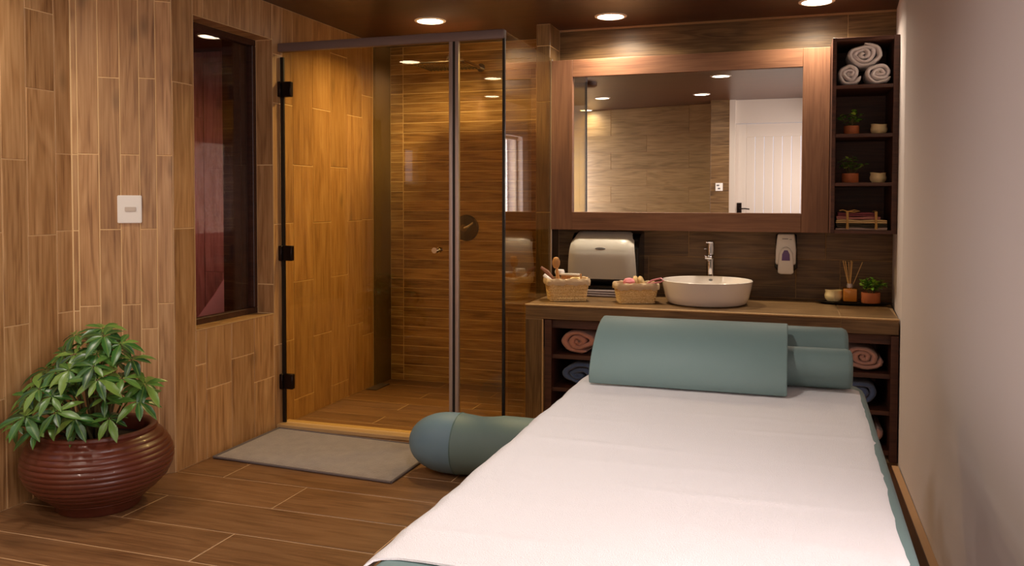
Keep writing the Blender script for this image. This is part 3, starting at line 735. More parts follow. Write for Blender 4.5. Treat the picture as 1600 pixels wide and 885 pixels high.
# ------------------------------------------------------------------ mirror
mt = thing('wall_mirror', 'wide mirror in a broad reddish wooden frame above the counter', 'mirror', (-.64, 5.34, 1.17))
tilt = math.radians(.7)
XL, XI, XJ, XR, ZB, ZI, ZJ, ZT = -1.480, -1.340, .058, .211, 1.1686, 1.2834, 2.149, 2.259
yf = 5.315
def board(x0, x1, z0, z1, vert):
    # board built lying so that grain runs along its length (local X)
    l, w_ = (z1-z0, x1-x0) if vert else (x1-x0, z1-z0)
    me = bpy.data.meshes.new('frame_board'); bm = bmesh.new(); r = bmesh.ops.create_cube(bm, size=1)
    for v in bm.verts: v.co = Vector((v.co.x*(l-.001), v.co.y*(w_-.001), v.co.z*.03))
    bmesh.ops.bevel(bm, geom=list(bm.edges), offset=.0015, segments=1, affect='EDGES'); bm.to_mesh(me); bm.free()
    o = link('frame_board', me, M['frame'], mt)
    X = Vector((0, 0, 1)) if vert else Vector((1, 0, 0)); N_ = Vector((0, -1, 0)); Y = N_.cross(X)
    m = Matrix((X, Y, N_)).transposed().to_4x4(); m.translation = Vector(((x0+x1)/2, yf+.015, (z0+z1)/2))-Vector(mt.location); o.matrix_local = m
board(XL, XI, ZB, ZT, True); board(XJ, XR, ZB, ZT, True); board(XI, XJ, ZB, ZI, False); board(XI, XJ, ZJ, ZT, False)
# mirror glass leans .7 degrees forward at the top
b = MB(); hz = (ZJ-ZI)+.006; zc_ = (ZI+ZJ)/2; dy = math.tan(tilt)*hz/2
yc = yf+.0265
vs = b.box(XI-.003, XJ+.003, yc-.0015, yc+.0015, zc_-hz/2, zc_+hz/2)
for v in vs: v.co.y -= (v.co.z-zc_)*math.tan(tilt)
b.build('mirror_glass', M['mirror'], mt)
box_part('backing_box', M['shelf'], mt, XL+.02, XR-.02, yf+.040, 5.547, ZB+.02, ZT-.02)

# ------------------------------------------------------------------ towel shelf on the wall
ws = thing('wall_shelf', 'tall narrow dark wooden shelf with four open compartments', 'shelf', (.385, 5.34, 1.1736))
sx0, sx1, sy0, sy1, sz0, sz1 = .2135, .561, 5.13, 5.546, 1.1736, 2.275
T_ = .021
box_part('side_panel', wd_, ws, sx0, sx0+T_, sy0, sy1, sz0, sz1, bevel=.0015)
box_part('side_panel', wd_, ws, sx1-T_-.009, sx1, sy0, sy1, sz0, sz1, bevel=.0015)
for z in (sz0, 1.441, 1.715, 1.988, sz1-.022):
    box_part('shelf_board', wd_, ws, sx0+T_, sx1-T_-.009, sy0+.001, sy1-.008, z, z+.020, bevel=.0015)
box_part('back_panel', wd_, ws, sx0+T_, sx1-T_-.009, sy1-.007, sy1, sz0+.02, sz1-.022)

# ------------------------------------------------------------------ small plants, bowls, cloths
def leaf_mesh(name, l, w, mat, droop=.25, fold=.12):
    v = []; f = []; n = 5
    prof = [(.0, .05), (.22, .62), (.5, 1.0), (.78, .72), (1.0, .03)]
    for (t, k) in prof:
        x = l*t; z = -droop*l*t*t
        v += [(x, -w/2*k, z+fold*w*k), (x, 0, z), (x, w/2*k, z+fold*w*k)]
    for i in range(len(prof)-1):
        a = i*3; f += [(a, a+1, a+4, a+3), (a+1, a+2, a+5, a+4)]
    me = bpy.data.meshes.new(name); me.from_pydata(v, [], f)
    for p in me.polygons: p.use_smooth = True
    me.materials.append(mat); return me
small_leaf = leaf_mesh('small_leaf', .028, .016, M['leaf_s'])
small_leaf2 = leaf_mesh('small_leaf_round', .024, .022, M['leaf_s'])
def small_plant(name, label, x, y, z, pr, ph, spread, height, nl, seed, me, taper=.9, group=None):
    rnd = random.Random(seed)
    t = thing(name, label, 'plant', (x, y, z), group)
    b = MB(); b.lathe([(0, 0), (pr*taper, 0), (pr, ph*.1), (pr, ph), (pr*.88, ph), (pr*.86, ph*.8), (0, ph*.8)], (x, y, z), n=32); b.build('pot', M['terracotta'], t, smooth=True)
    b = MB()
    tips = []
    for k in range(14):
        a = rnd.uniform(0, 2*PI); e = rnd.uniform(.15, 1.0); r = spread*math.sqrt(rnd.random()); hh = height*(1-.45*(r/spread)**2)*rnd.uniform(.75, 1)
        tp = Vector((x+r*math.cos(a), y+r*math.sin(a), z+ph+hh)); base = Vector((x+r*.15*math.cos(a), y+r*.15*math.sin(a), z+ph*.8))
        mid = (tp+base)/2+Vector((0, 0, hh*.15)); b.tube([base, mid, tp], .0016, n=5); tips.append((base, mid, tp))
    b.build('stems', M['bark'], t)
    for k in range(nl):
        ba, mi, tp = tips[k % 14]; s = rnd.uniform(.35, 1.02)
        p = ba.lerp(mi, s*2) if s < .5 else mi.lerp(tp, s*2-1)
        a = rnd.uniform(0, 2*PI); el = rnd.uniform(-.3, .9)
        o = link('leaf', me, None, t); sc = rnd.uniform(.8, 1.3)
        o.matrix_local = Matrix.Translation(p-Vector((x, y, z))) @ Matrix.Rotation(a, 4, 'Z') @ Matrix.Rotation(-el, 4, 'Y') @ Matrix.Rotation(rnd.uniform(-.5, .5), 4, 'X') @ Matrix.Diagonal((sc, sc, sc, 1))
    return t
small_plant('potted_plant', 'small leafy plant in a dark clay pot on the second shelf', .325, 5.25, 1.735, .042, .052, .085, .10, 70, 21, small_leaf2)
small_plant('potted_plant', 'small leafy plant in an orange clay pot on the third shelf', .322, 5.25, 1.461, .046, .055, .082, .10, 70, 22, small_leaf)
small_plant('potted_plant', 'bushy bright green plant in an orange wooden pot on the black tray', .447, 5.315, .7645, .052, .062, .075, .10, 170, 23, small_leaf)
def bowl(label, x, y, z, s=1.0, name='tealight_bowl'):
    b = MB(); R = .046*s
    b.lathe([(0, 0), (R*.72, 0), (R*.98, R*.35), (R*1.05, R*.7), (R*.93, R*1.12), (R*1.0, R*1.38), (R*.9, R*1.38), (R*.8, R*1.1), (R*.5, R*.9), (0, R*.9)], (x, y, z), n=28)
    for v in b.bm.verts:
        a = math.atan2(v.co.y-y, v.co.x-x); v.co.x += .0025*math.cos(3*a); v.co.z += .0025*math.sin(2*a+1) if v.co.z > z+.03 else 0
    return tag(b.build(name, M['cream'], None, smooth=True), label, 'candle holder', 'cream candle bowls')
bowl('cream stone candle bowl on the second shelf beside the plant', .468, 5.22, 1.735, .88)
bowl('cream stone candle bowl on the third shelf beside the plant', .468, 5.22, 1.461, .88)
bowl('cream stone candle bowl on the black tray left of the diffuser', .248, 5.36, .7645, 1.02)
def cloth(label, mat, x0, x1, y0, y1, z0, z1, seed):
    rnd = random.Random(seed); n = 16; b = MB()
    for k, (za, zb) in enumerate(((z0, (z0+z1)/2-.0006), ((z0+z1)/2+.0006, z1))):
        vs = b.box(x0+rnd.uniform(0, .006), x1-rnd.uniform(0, .008), y0+rnd.uniform(0, .004), y1, za, zb, bevel=min(.004, (zb-za)*.45), seg=2)
    bmesh.ops.subdivide_edges(b.bm, edges=[e for e in b.bm.edges if e.calc_length() > .1], cuts=7, use_grid_fill=True)
    for v in b.bm.verts: v.co.z += .0025*math.sin(v.co.x*38+seed)*(v.co.z-z0)/(z1-z0+1e-6)
    return tag(b.build('folded_cloth', mat, None, smooth=True), label, 'cloth', 'folded cloths on the bottom shelf')
zc0 = 1.1946
cloth('white folded cloth, bottom of the tied pile', M['c_white'], .242, .520, 5.15, 5.36, zc0, zc0+.010, 1)
cloth('dark olive folded cloth, second from the bottom of the tied pile', M['c_olive'], .245, .522, 5.155, 5.36, zc0+.0125, zc0+.034, 2)
cloth('cream folded cloth in the middle of the tied pile', M['c_cream'], .242, .518, 5.15, 5.36, zc0+.037, zc0+.056, 3)
cloth('dusty pink folded cloth, second from the top of the tied pile', M['c_pink'], .246, .480, 5.16, 5.35, zc0+.059, zc0+.073, 4)
cloth('maroon folded cloth on top of the tied pile', M['c_maroon'], .250, .470, 5.165, 5.35, zc0+.076, zc0+.096, 5)
b = MB()
for x in (.305, .455):
    top = zc0+.101
    for dx in (-.005, 0, .005):
        b.tube([(x+dx, 5.142, zc0+.004), (x+dx*.6, 5.143, zc0+.05), (x+dx, 5.157, top), (x+dx, 5.25, top+.004), (x+dx, 5.34, top)], .0028, n=6)
b.tube([(.305, 5.155, zc0+.102), (.34, 5.15, zc0+.112), (.37, 5.15, zc0+.106), (.34, 5.15, zc0+.100), (.305, 5.155, zc0+.104), (.28, 5.15, zc0+.112), (.262, 5.15, zc0+.108)], .003, n=6)
tag(b.build('raffia_tie', plain('raffia', rgb(190, 148, 84), .9), None, smooth=True), 'straw raffia tied in two bands around the cloth pile', 'ribbon')

# ------------------------------------------------------------------ paper dispenser
pd = thing('paper_towel_dispenser', 'white curved paper towel dispenser with black body on the back wall', 'dispenser', (-1.14, 5.4, .80))
x0, x1 = -1.365, -.920
# front shell profile in (y,z): bulging cover
shell = []
for k in range(13):
    t = k/12; z = .858+t*.300; y = 5.315+.012*math.sin(PI*t)*-1 - 0.0
    shell.append((5.285-.014*math.sin(PI*t/1.1)+(.115*((t-.55)/.45)**2.2 if t > .55 else 0), z))
b = MB(); nseg = 14
cols = []
for i in range(nseg+1):
    s = i/nseg; x = x0+(x1-x0)*s; e = abs(2*s-1); wrap = .055*max(0, (e-.72)/.28)**2.0
    col_ = []
    for (y, z) in shell:
        topround = .030*max(0, (e-.80)/.20)**2*max(0, (z-1.08)/.08)
        narrow = (z-.858)/.30
        xx = x + (.030*narrow*narrow*(1 if s < .5 else -1) if e > .0 else 0)*e*e
        col_.append(b.bm.verts.new((xx, y+wrap*.6, z-topround*.8)))
    cols.append(col_)
for a, c in zip(cols, cols[1:]):
    for k in range(len(shell)-1): b.bm.faces.new((a[k], c[k], c[k+1], a[k+1]))
bmesh.ops.solidify(b.bm, geom=list(b.bm.faces), thickness=.006)
b.build('cover', M['plastic_w'], pd, smooth=True)
b = MB(); b.prism([(5.345, .815), (5.320, .85), (5.322, 1.06), (5.37, 1.12), (5.415, 1.145), (5.547, 1.155), (5.547, .815)], 'X', x0+.014, x1+.012); b.build('body', M['plastic_b'], pd, bevel=.008)
b = MB(); b.box(x0+.03, x1-.01, 5.325, 5.43, .790, .815, bevel=.006, seg=2); b.build('lower_lip', M['plastic_b'], pd)
b = MB(); b.lathe([(0, 0), (.030, 0), (.034, .003), (.028, .006), (0, .0065)], (0, 0, 0), n=32, sy=.24)
for v in b.bm.verts: v.co = Vector((v.co.x-1.145, 5.2790-v.co.z, v.co.y+1.052))
b.build('badge', M['grey_p'], pd, smooth=True)
cl = None
for k in range(3):
    b = MB(); b.box(-1.30+.01*k, -.955-.01*k, 5.22+.01*k, 5.42, .7525+.0125*k, .7635+.0125*k, bevel=.004, seg=2)
    for v in b.bm.verts: v.co.z += .002*math.sin(v.co.x*14+k)
    tag(b.build('folded_hand_towel', M['grey_t'], None, smooth=True), ['lowest folded grey hand towel on the counter under the dispenser', 'middle folded grey hand towel on the counter under the dispenser', 'top folded grey hand towel on the counter under the dispenser'][k], 'towel', 'grey folded hand towels')

# ------------------------------------------------------------------ soap dispenser
sd = thing('soap_dispenser', 'white wall soap dispenser with purple window, right of the tap', 'dispenser', (-.025, 5.50, .91))
xc = -.025
def sheet_front(name, mat, pts_lr, yb, depth, parent, bev=.008):
    b = MB(); b.prism(pts_lr, 'Y', yb-depth, yb); return b.build(name, mat, parent, smooth=True, bevel=bev, seg=3, angle=.5)
sheet_front('back_plate', M['plastic_b'], [(xc-.066, .945), (xc-.060, 1.150), (xc+.062, 1.150), (xc+.068, .945), (xc+.05, .925), (xc-.05, .925)], 5.547, .045, sd, .006)
sheet_front('housing', M['plastic_w'], [(xc-.062, .965), (xc-.060, 1.06), (xc-.050, 1.156), (xc+.050, 1.156), (xc+.060, 1.06), (xc+.058, .965)], 5.515, .060, sd, .012)
sheet_front('push_bar', M['plastic_w'], [(xc-.048, .915), (xc-.044, .99), (xc-.040, 1.035), (xc-.022, 1.068), (xc, 1.078), (xc+.022, 1.068), (xc+.040, 1.035), (xc+.044, .99), (xc+.046, .915), (xc+.03, .908), (xc-.03, .908)], 5.470, .030, sd, .008)
sheet_front('level_window', M['purple'], [(xc-.024, .992), (xc-.022, 1.03), (xc-.010, 1.055), (xc+.010, 1.055), (xc+.022, 1.03), (xc+.024, .992)], 5.441, .005, sd, .002)
b = MB(); b.box(xc-.022, xc+.012, 5.4530, 5.4555, 1.122, 1.126); b.box(xc+.020, xc+.034, 5.4530, 5.4555, 1.120, 1.1225); b.build('lettering', M['grey_p'], sd)

# ------------------------------------------------------------------ basin and tap
sk = thing('vessel_basin', 'round white ceramic vessel basin standing on the counter', 'basin', (-.465, 5.10, .751))
b = MB(); c = (-.465, 5.10, .751)
prof = [(0, .002), (.215, .002), (.228, .010), (.244, .05), (.256, .10), (.262, .134), (.2625, .138), (.259, .1405), (.255, .138), (.248, .11), (.235, .06), (.19, .028), (.04, .018), (0, .018)]
b.lathe(prof, c, n=72); b.build('bowl', M['ceramic'], sk, smooth=True)
b = MB(); b.lathe([(0, 0), (.02, 0), (.024, .004), (.018, .008), (0, .009)], (-.465, 5.10, .769), n=24); b.build('drain_cap', M['chrome'], sk, smooth=True)
b = MB(); b.lathe([(0, 0), (.012, 0), (.012, .002), (0, .002)], (0, 0, 0), n=20, sy=.55)
for v in b.bm.verts: v.co = Vector((v.co.x-.465, 5.349-v.co.z, v.co.y+.868))
b.build('overflow_ring', M['grey_p'], sk)
tp = thing('basin_tap', 'tall chrome mixer tap standing behind the white basin', 'tap', (-.475, 5.44, .751))
tx, ty = -.475, 5.44
b = MB(); b.cyl((tx, ty, .751), (tx, ty, .758), .034, n=32); b.cyl((tx, ty, .758), (tx, ty, 1.03), .025, n=32); b.cyl((tx, ty, 1.03), (tx, ty, 1.036), .0235, n=32); b.cyl((tx, ty, 1.036), (tx, ty, 1.075), .026, n=32); b.build('body', M['chrome'], tp, smooth=True)
b = MB(); b.box(tx-.022, tx+.022, ty-.15, ty, 1.00, 1.024, bevel=.004, seg=2); b.cyl((tx, ty-.135, 1.0), (tx, ty-.135, .988), .013, n=20); b.build('spout', M['chrome'], tp, smooth=True)
b = MB(); b.box(tx-.023, tx+.023, ty-.085, ty+.024, 1.094, 1.106, bevel=.004, seg=2); b.cyl((tx, ty, 1.075), (tx, ty, 1.096), .024, n=32); b.tube([(tx-.026, ty-.005, 1.055), (tx-.040, ty-.008, 1.055)], .006, n=10); b.build('lever', M['chrome'], tp, smooth=True)

# ------------------------------------------------------------------ baskets
def basket(label, cx_, cy_, w, d, h_, rz, seed):
    rnd = random.Random(seed); z0 = .7515
    t = thing('wicker_basket', label, 'basket', (cx_, cy_, z0), 'lined wicker baskets')
    c0 = Vector((cx_, cy_, 0)); Rm = Matrix.Rotation(rz, 3, 'Z')
    def loop(k, z, grow=0.0, n=14, rad=.02):
        """rounded rectangle at relative height k (0..1)"""
        ww = (w*(.86+.14*k))/2+grow; dd = (d*(.86+.14*k))/2+grow; r = rad; pts = []
        for (sx, sy, a0) in ((1, 1, 0), (-1, 1, PI/2), (-1, -1, PI), (1, -1, 3*PI/2)):
            for q in range(4):
                a = a0+q*PI/6; pts.append(Vector((sx*(ww-r)+r*math.cos(a), sy*(dd-r)+r*math.sin(a), 0)))
        out = []
        for i, p in enumerate(pts):
            q2 = pts[(i+1) % len(pts)]; m_ = max(1, int((q2-p).length/.008))
            for s in range(m_): out.append(p.lerp(q2, s/m_))
        return [c0+(Rm @ p)+Vector((0, 0, z)) for p in out]
    # woven walls: horizontal canes that weave in and out around stakes
    b = MB(); nr = 12
    for i in range(nr):
        k = i/(nr-1); z = z0+.004+k*(h_-.02); lp = loop(k, z); m_ = len(lp); cen = c0
        pts = []
        for j, p in enumerate(lp):
            dv = Vector((p.x-c0.x, p.y-c0.y, 0)).normalized(); pts.append(p+dv*(.0018*math.cos(PI*(j+i))))
        pts.append(pts[0]); b.tube(pts, .0050, n=5, caps=False)
    b.build('woven_wall', M['cane'], t, smooth=True)
    b = MB(); lp0, lp1 = loop(0, z0+.003), loop(1, z0+h_-.012)
    for j in range(0, len(lp0), 3):
        kk = int(j/len(lp0)*len(lp1)); b.tube([lp0[j], lp1[kk]], .0042, n=5)
    b.build('stakes', M['cane'], t)
    b = MB(); inner = loop(0, z0+.004, -.003); f = b.bm.faces.new([b.bm.verts.new(p) for p in inner]); b.build('base', M['cane'], t)
    # lining folded over the rim with a soft wavy lower hem
    b = MB(); prof = [(-.010, -.070), (-.004, -.01), (.000, .006), (.006, .008), (.011, -.002), (.012, -.018), (.010, -.030)]
    lps = []
    for (g, dz) in prof:
        base = loop(1+dz/h_*0, z0+h_+dz, g, rad=.022); m_ = len(base)
        vv = []
        for j, p in enumerate(base):
            ww = .0025*math.sin(j*.55+seed)+.0018*math.sin(j*1.3+seed*2)
            dv = Vector((p.x-c0.x, p.y-c0.y, 0)).normalized()
            vv.append(b.bm.verts.new(p+dv*ww*.6+Vector((0, 0, ww*(1.6 if dz < -.015 else .8)))))
        lps.append(vv)
    for a, c in zip(lps, lps[1:]):
        n1, n2 = len(a), len(c)
        for j in range(max(n1, n2)):
            if n1 == n2: b.bm.faces.new((a[j], a[(j+1) % n1], c[(j+1) % n2], c[j]))
            else:
                j1, j1b = int(j*n1/max(n1, n2)), int((j+1)*n1/max(n1, n2)) % n1; j2, j2b = int(j*n2/max(n1, n2)), int((j+1)*n2/max(n1, n2)) % n2
                vs = []
                for q in (a[j1], a[j1b], c[j2b], c[j2]):
                    if q not in vs: vs.append(q)
                if len(vs) > 2:
                    try: b.bm.faces.new(vs)
                    except ValueError: pass
    bmesh.ops.solidify(b.bm, geom=list(b.bm.faces), thickness=.0015)
    b.build('cloth_lining', M['liner'], t, smooth=True)
    return t
basket('wicker basket with brushes at the left end of the counter', -1.292, 5.00, .245, .165, .128, math.radians(24), 3)
basket('wicker basket with pink sponge between the dispenser and basin', -.872, 5.015, .235, .155, .112, math.radians(22), 7)
# contents of the brush basket
b = MB(); b.tube([(-1.335, 4.97, .80), (-1.338, 4.965, .88), (-1.342, 4.955, .945)], [.013, .012, .007], n=12)
b.lathe([(0, -.036), (.016, -.030), (.024, -.010), (.025, .008), (.016, .030), (0, .036)], (-1.345, 4.948, .980), n=20, sy=.35)
tag(b.build('wooden_spoon_brush', M['lwood'], None, smooth=True), 'light wooden spoon-shaped handle standing up in the left basket', 'brush')
b = MB(); b.tube([(-1.345, 5.03, .79), (-1.385, 5.025, .868), (-1.42, 5.02, .915), (-1.460, 5.015, .945)], [.010, .016, .017, .010], n=12, flat=.4)
tag(b.build('back_brush', M['mwood'], None, smooth=True), 'dark wooden handled brush leaning out left of the left basket', 'brush')
b = MB(); b.tube([(-1.335, 4.975, .81), (-1.372, 4.965, .872), (-1.404, 4.96, .903)], [.010, .017, .011], n=12, flat=.35)
bmesh.ops.translate(b.bm, verts=b.bm.verts, vec=(-.020, -.004, .002))
tag(b.build('pumice_pad', M['ceramic'], None, smooth=True), 'white scrub pad beside the dark brush in the left basket', 'pad')
b = MB(); b.lathe([(0, 0), (.026, 0), (.031, .015), (.026, .03), (0, .032)], (-1.352, 5.06, .90), n=20); tag(b.build('cotton_puff', M['roll_w'], None, smooth=True), 'round white cotton puff at the back of the left basket', 'puff')
nb = thing('nail_brush', 'white topped wooden bristle brush lying across the left basket', 'brush', (-1.27, 5.02, .88))
b = MB(); b.box(-1.335, -1.215, 5.00, 5.04, .900, .912, bevel=.004, seg=2); b.build('back', M['ceramic'], nb, smooth=True)
b = MB()
for i in range(12):
    for j in range(4): b.cyl((-1.325+i*.009, 5.006+j*.009, .872), (-1.325+i*.009, 5.006+j*.009, .900), .003, n=5)
br = b.build('bristles', M['lwood'], nb); br['kind'] = 'stuff'
b = MB()
pts = [(-1.235+.030*math.cos(t), 4.985+.018*math.sin(t), .876+.012*math.sin(t*1.0)) for t in [k*2*PI/20 for k in range(21)]]
b.tube(pts, .0065, n=8); tag(b.build('loofah_ring', M['cream'], None, smooth=True), 'pale curled loofah ring at the right of the left basket', 'loofah')
b = MB(); b.tube([(-1.20, 4.99, .83), (-1.200, 4.985, .915)], [.006, .004], n=8); tag(b.build('manicure_stick', M['lwood'], None, smooth=True), 'short thin wooden stick standing in the left basket', 'stick')
# contents of the pink basket
b = MB()
for k in range(1): b.lathe([(0, -.030), (.022, -.024), (.036, -.008), (.038, .006), (.026, .022), (0, .028)], (-.905, 4.985, .872), n=24)
for v in b.bm.verts: v.co += Vector((1, 1, 1))*.003*noise.noise(v.co*60)
tag(b.build('bath_sponge', M['pink'], None, smooth=True), 'round pink bath sponge in the right basket', 'sponge')
for k, (xx, lab) in enumerate(((-.866, 'cream loofah disc leaning beside the pink sponge'), (-.836, 'cream loofah disc at the right of the pink sponge'))):
    b = MB(); b.lathe([(0, -.011), (.030, -.011), (.036, -.004), (.036, .004), (.030, .011), (0, .011)], (0, 0, 0), n=28)
    bmesh.ops.rotate(b.bm, verts=b.bm.verts, cent=(0, 0, 0), matrix=Matrix.Rotation(PI/2-.35, 3, 'Y')); bmesh.ops.translate(b.bm, verts=b.bm.verts, vec=(xx, 5.01, .875))
    tag(b.build('loofah_disc', M['c_cream'], None, smooth=True), lab, 'loofah', 'loofah discs in the right basket')
b = MB(); pts = [(-.80, 4.99, .865), (-.775, 4.985, .885), (-.745, 4.98, .895), (-.715, 4.975, .902), (-.700, 4.97, .890), (-.72, 4.972, .880), (-.755, 4.978, .874), (-.80, 4.985, .862)]
b.tube(pts, .0055, n=8)
tag(b.build('curler_loop', M['pinkp'], None, smooth=True), 'pink plastic looped handle sticking out of the right basket', 'scrubber')

# ------------------------------------------------------------------ tray and diffuser
b = MB(); out = []; n = 40
def tray_pt(t, k, z):
    a = 2*PI*t; L_, W_ = .215*k, .085*k; xx = L_*math.cos(a); yy = W_*math.sin(a)*(1-.45*abs(math.cos(a))**3)
    return (.356+xx*math.cos(-.02)-yy*math.sin(-.02), 5.335+xx*math.sin(-.02)+yy*math.cos(-.02), z)
rings = [[b.bm.verts.new(tray_pt(i/n, k, z)) for i in range(n)] for (k, z) in ((.80, .7515), (.97, .762), (1.0, .7665), (.96, .7665), (.80, .7600))]
for a, c in zip(rings, rings[1:]):
    for i in range(n): b.bm.faces.new((a[i], a[(i+1) % n], c[(i+1) % n], c[i]))
b.bm.faces.new(rings[0][::-1]); b.bm.faces.new(rings[-1])
tag(b.build('oval_tray', M['brass'], None, smooth=True), 'thin black leaf-shaped tray at the right end of the counter', 'tray')
df = thing('reed_diffuser', 'square amber glass reed diffuser on the black tray', 'diffuser', (.336, 5.34, .7605))
b = MB(); b.box(.294, .378, 5.30, 5.38, .7645, .850, bevel=.008, seg=3); b.build('bottle', M['amber'], df, smooth=True)
b = MB(); b.box(.299, .373, 5.305, 5.375, .769, .842, bevel=.006, seg=2); b.build('oil', M['oil'], df, smooth=True)
b = MB(); b.cyl((.336, 5.34, .850), (.336, 5.34, .872), .018, .017, n=20); b.cyl((.336, 5.34, .856), (.336, 5.34, .862), .0195, n=20); b.build('neck', M['alu'], df, smooth=True)
for k, (dx, dyy, hh) in enumerate(((-.040, .0, 1.006), (-.028, -.01, 1.004), (-.008, .01, .998), (.004, -.01, 1.008), (.012, .012, 1.002), (.066, .0, 1.000))):
    b = MB(); b.tube([(.336-dx*.12, 5.34, .80), (.336+dx, 5.34+dyy, hh)], .0021, n=6); b.build('reed', M['reed'], df)

# ------------------------------------------------------------------ wall switch
sw = thing('light_switch', 'white square light switch plate on the oak tiled left wall', 'switch', (-3.041, 3.322, 1.31))
cS = Vector((-3.040, 3.3225, 1.310))
def on_b(name, mat, w_, h_, t_, off, lift, bev=.003):
    me = bpy.data.meshes.new(name); bm = bmesh.new(); bmesh.ops.create_cube(bm, size=1)
    for v in bm.verts: v.co = Vector((v.co.x*w_, v.co.y*h_, v.co.z*t_))
    bmesh.ops.bevel(bm, geom=list(bm.edges), offset=bev, segments=2, affect='EDGES'); bm.to_mesh(me); bm.free()
    for p in me.polygons: p.use_smooth = False
    o = link(name, me, mat, sw); m = Matrix((UB, Vector((0, 0, 1)), nB)).transposed().to_4x4()
    m.translation = cS+UB*off+nB*lift-Vector(sw.location); o.matrix_local = m
on_b('plate', M['plastic_w'], .108, .134, .010, 0, .0065)
on_b('rocker', M['grey_l'] if 'grey_l' in M else plain('switch_rocker', rgb(214, 200, 184), .35), .050, .022, .006, .004, .0135, .002)

# ------------------------------------------------------------------ bath mat
b = MB(); n = 44; mm = 26
cor = [Vector((-2.862, 3.700)), Vector((-1.800, 3.632)), Vector((-1.800, 4.235)), Vector((-2.862, 4.296))]
gr = []
for i in range(n+1):
    row = []
    for j in range(mm+1):
        u, v = i/n, j/mm; p = cor[0].lerp(cor[1], u).lerp(cor[3].lerp(cor[2], u), v)
        e = min(u*1.06, (1-u)*1.06, v*.6, (1-v)*.6)
        z = .0155+.0018*noise.noise(Vector((p.x*22, p.y*22, 0)))
        if e < .028: z = .0125
        if e < .001: z = .004
        row.append(b.bm.verts.new((p.x, p.y, z)))
    gr.append(row)
for i in range(n):
    for j in range(mm): b.bm.faces.new((gr[i][j], gr[i+1][j], gr[i+1][j+1], gr[i][j+1]))
me_o = None
bt = thing('bath_mat', 'grey-brown wool bath mat on the floor before the shower', 'mat', (-2.33, 3.96, 0))
b.build('pile', M['mat'], bt, smooth=True)
b = MB(); loop_ = cor+[cor[0]]
for a, c in zip(loop_, loop_[1:]): b.tube([(a.x, a.y, .007), (c.x, c.y, .007)], .0065, n=8)
b.build('bound_edge', M['mat_edge'], bt, smooth=True)

# ------------------------------------------------------------------ floor bolster
b = MB(); prof = []
R0 = .149
for k in range(11):
    a = PI/2*k/10; prof.append((R0*math.sin(a)**.9 if k else 0, -1.808+(1-math.cos(a))*.215))
prof += [(R0, -1.575), (R0+.001, -1.545)]
cap_prof = prof
def lathe_x(b, pr, y, zc_, n=40):
    rings = []
    for (r, x) in pr:
        if r < 1e-6: rings.append([b.bm.verts.new((x, y, zc_))]); continue
        rings.append([b.bm.verts.new((x, y+r*math.cos(2*PI*k/n)*1.0, max(.002, zc_+r*math.sin(2*PI*k/n)))) for k in range(n)])
    for a, c in zip(rings, rings[1:]):
        for k in range(n):
            k2 = (k+1) % n
            if len(a) == 1: b.bm.faces.new((a[0], c[k], c[k2]))
            elif len(c) == 1: b.bm.faces.new((a[k], c[0], a[k2]))
            else: b.bm.faces.new((a[k], c[k], c[k2], a[k2]))
fb = thing('floor_bolster', 'large blue-green padded bolster with rounded end, left of the bed', 'bolster', (-1.4, 3.88, 0))
b = MB(); lathe_x(b, cap_prof, 3.88, .150); b.build('end_cap', M['vinyl_daylit'], fb, smooth=True)
b = MB(); lathe_x(b, [(R0+.001, -1.543), (.146, -1.50), (.140, -1.44), (.144, -1.38), (.153, -1.32), (.153, -1.22), (.150, -1.10), (.148, -1.0), (.12, -.93), (0, -.90)], 3.88, .150); b.build('body', M['seafoam'], fb, smooth=True)
b = MB(); pts = [(-1.544, 3.88+.150*math.cos(2*PI*k/40), max(.004, .150+.150*math.sin(2*PI*k/40))) for k in range(41)]; b.tube(pts, .0028, n=6, caps=False); b.build('seam_piping', M['piping'], fb)

# ------------------------------------------------------------------ treatment bed
bd = thing('massage_bed', 'seafoam padded massage bed in the right foreground', 'bed', (-.22, 2.0, 0))
def rounded_slab(x0, x1, y0, y1, z0, z1, rad, edge):
    b = MB(); pl = []
    for (cx_, cy_, a0) in ((x1-rad, y1-rad, 0), (x0+rad, y1-rad, PI/2), (x0+rad, y0+rad, PI), (x1-rad, y0+rad, 1.5*PI)):
        for q in range(9): a = a0+q*PI/16; pl.append((cx_+rad*math.cos(a), cy_+rad*math.sin(a)))
    b.prism(pl, 'Z', z0, z1); return b
bb_ = rounded_slab(-.668, .213, .985, 3.10, .650, .741, .14, .02)
for v in bb_.bm.verts:
    if v.co.x > -.2: v.co.x += .012*(v.co.y-1.0)
bb_.build('cushion', M['seafoam'], bd, smooth=True, bevel=.022, seg=4, angle=1.0)
rounded_slab(-.64, .21, 1.02, 3.06, .60, .650, .12, 0).build('frame', M['mwood'], bd)
for (x, y) in ((-.58, 1.12), (.14, 1.12), (-.58, 2.95), (.14, 2.95)):
    box_part('leg', M['hinge'], bd, x-.03, x+.03, y-.03, y+.03, .0, .60, bevel=.004)
box_part('stretcher', M['hinge'], bd, -.24, -.20, 1.15, 2.92, .10, .14)
for y in (1.12, 2.95): box_part('stretcher', M['hinge'], bd, -.55, .11, y-.018, y+.018, .10, .14)
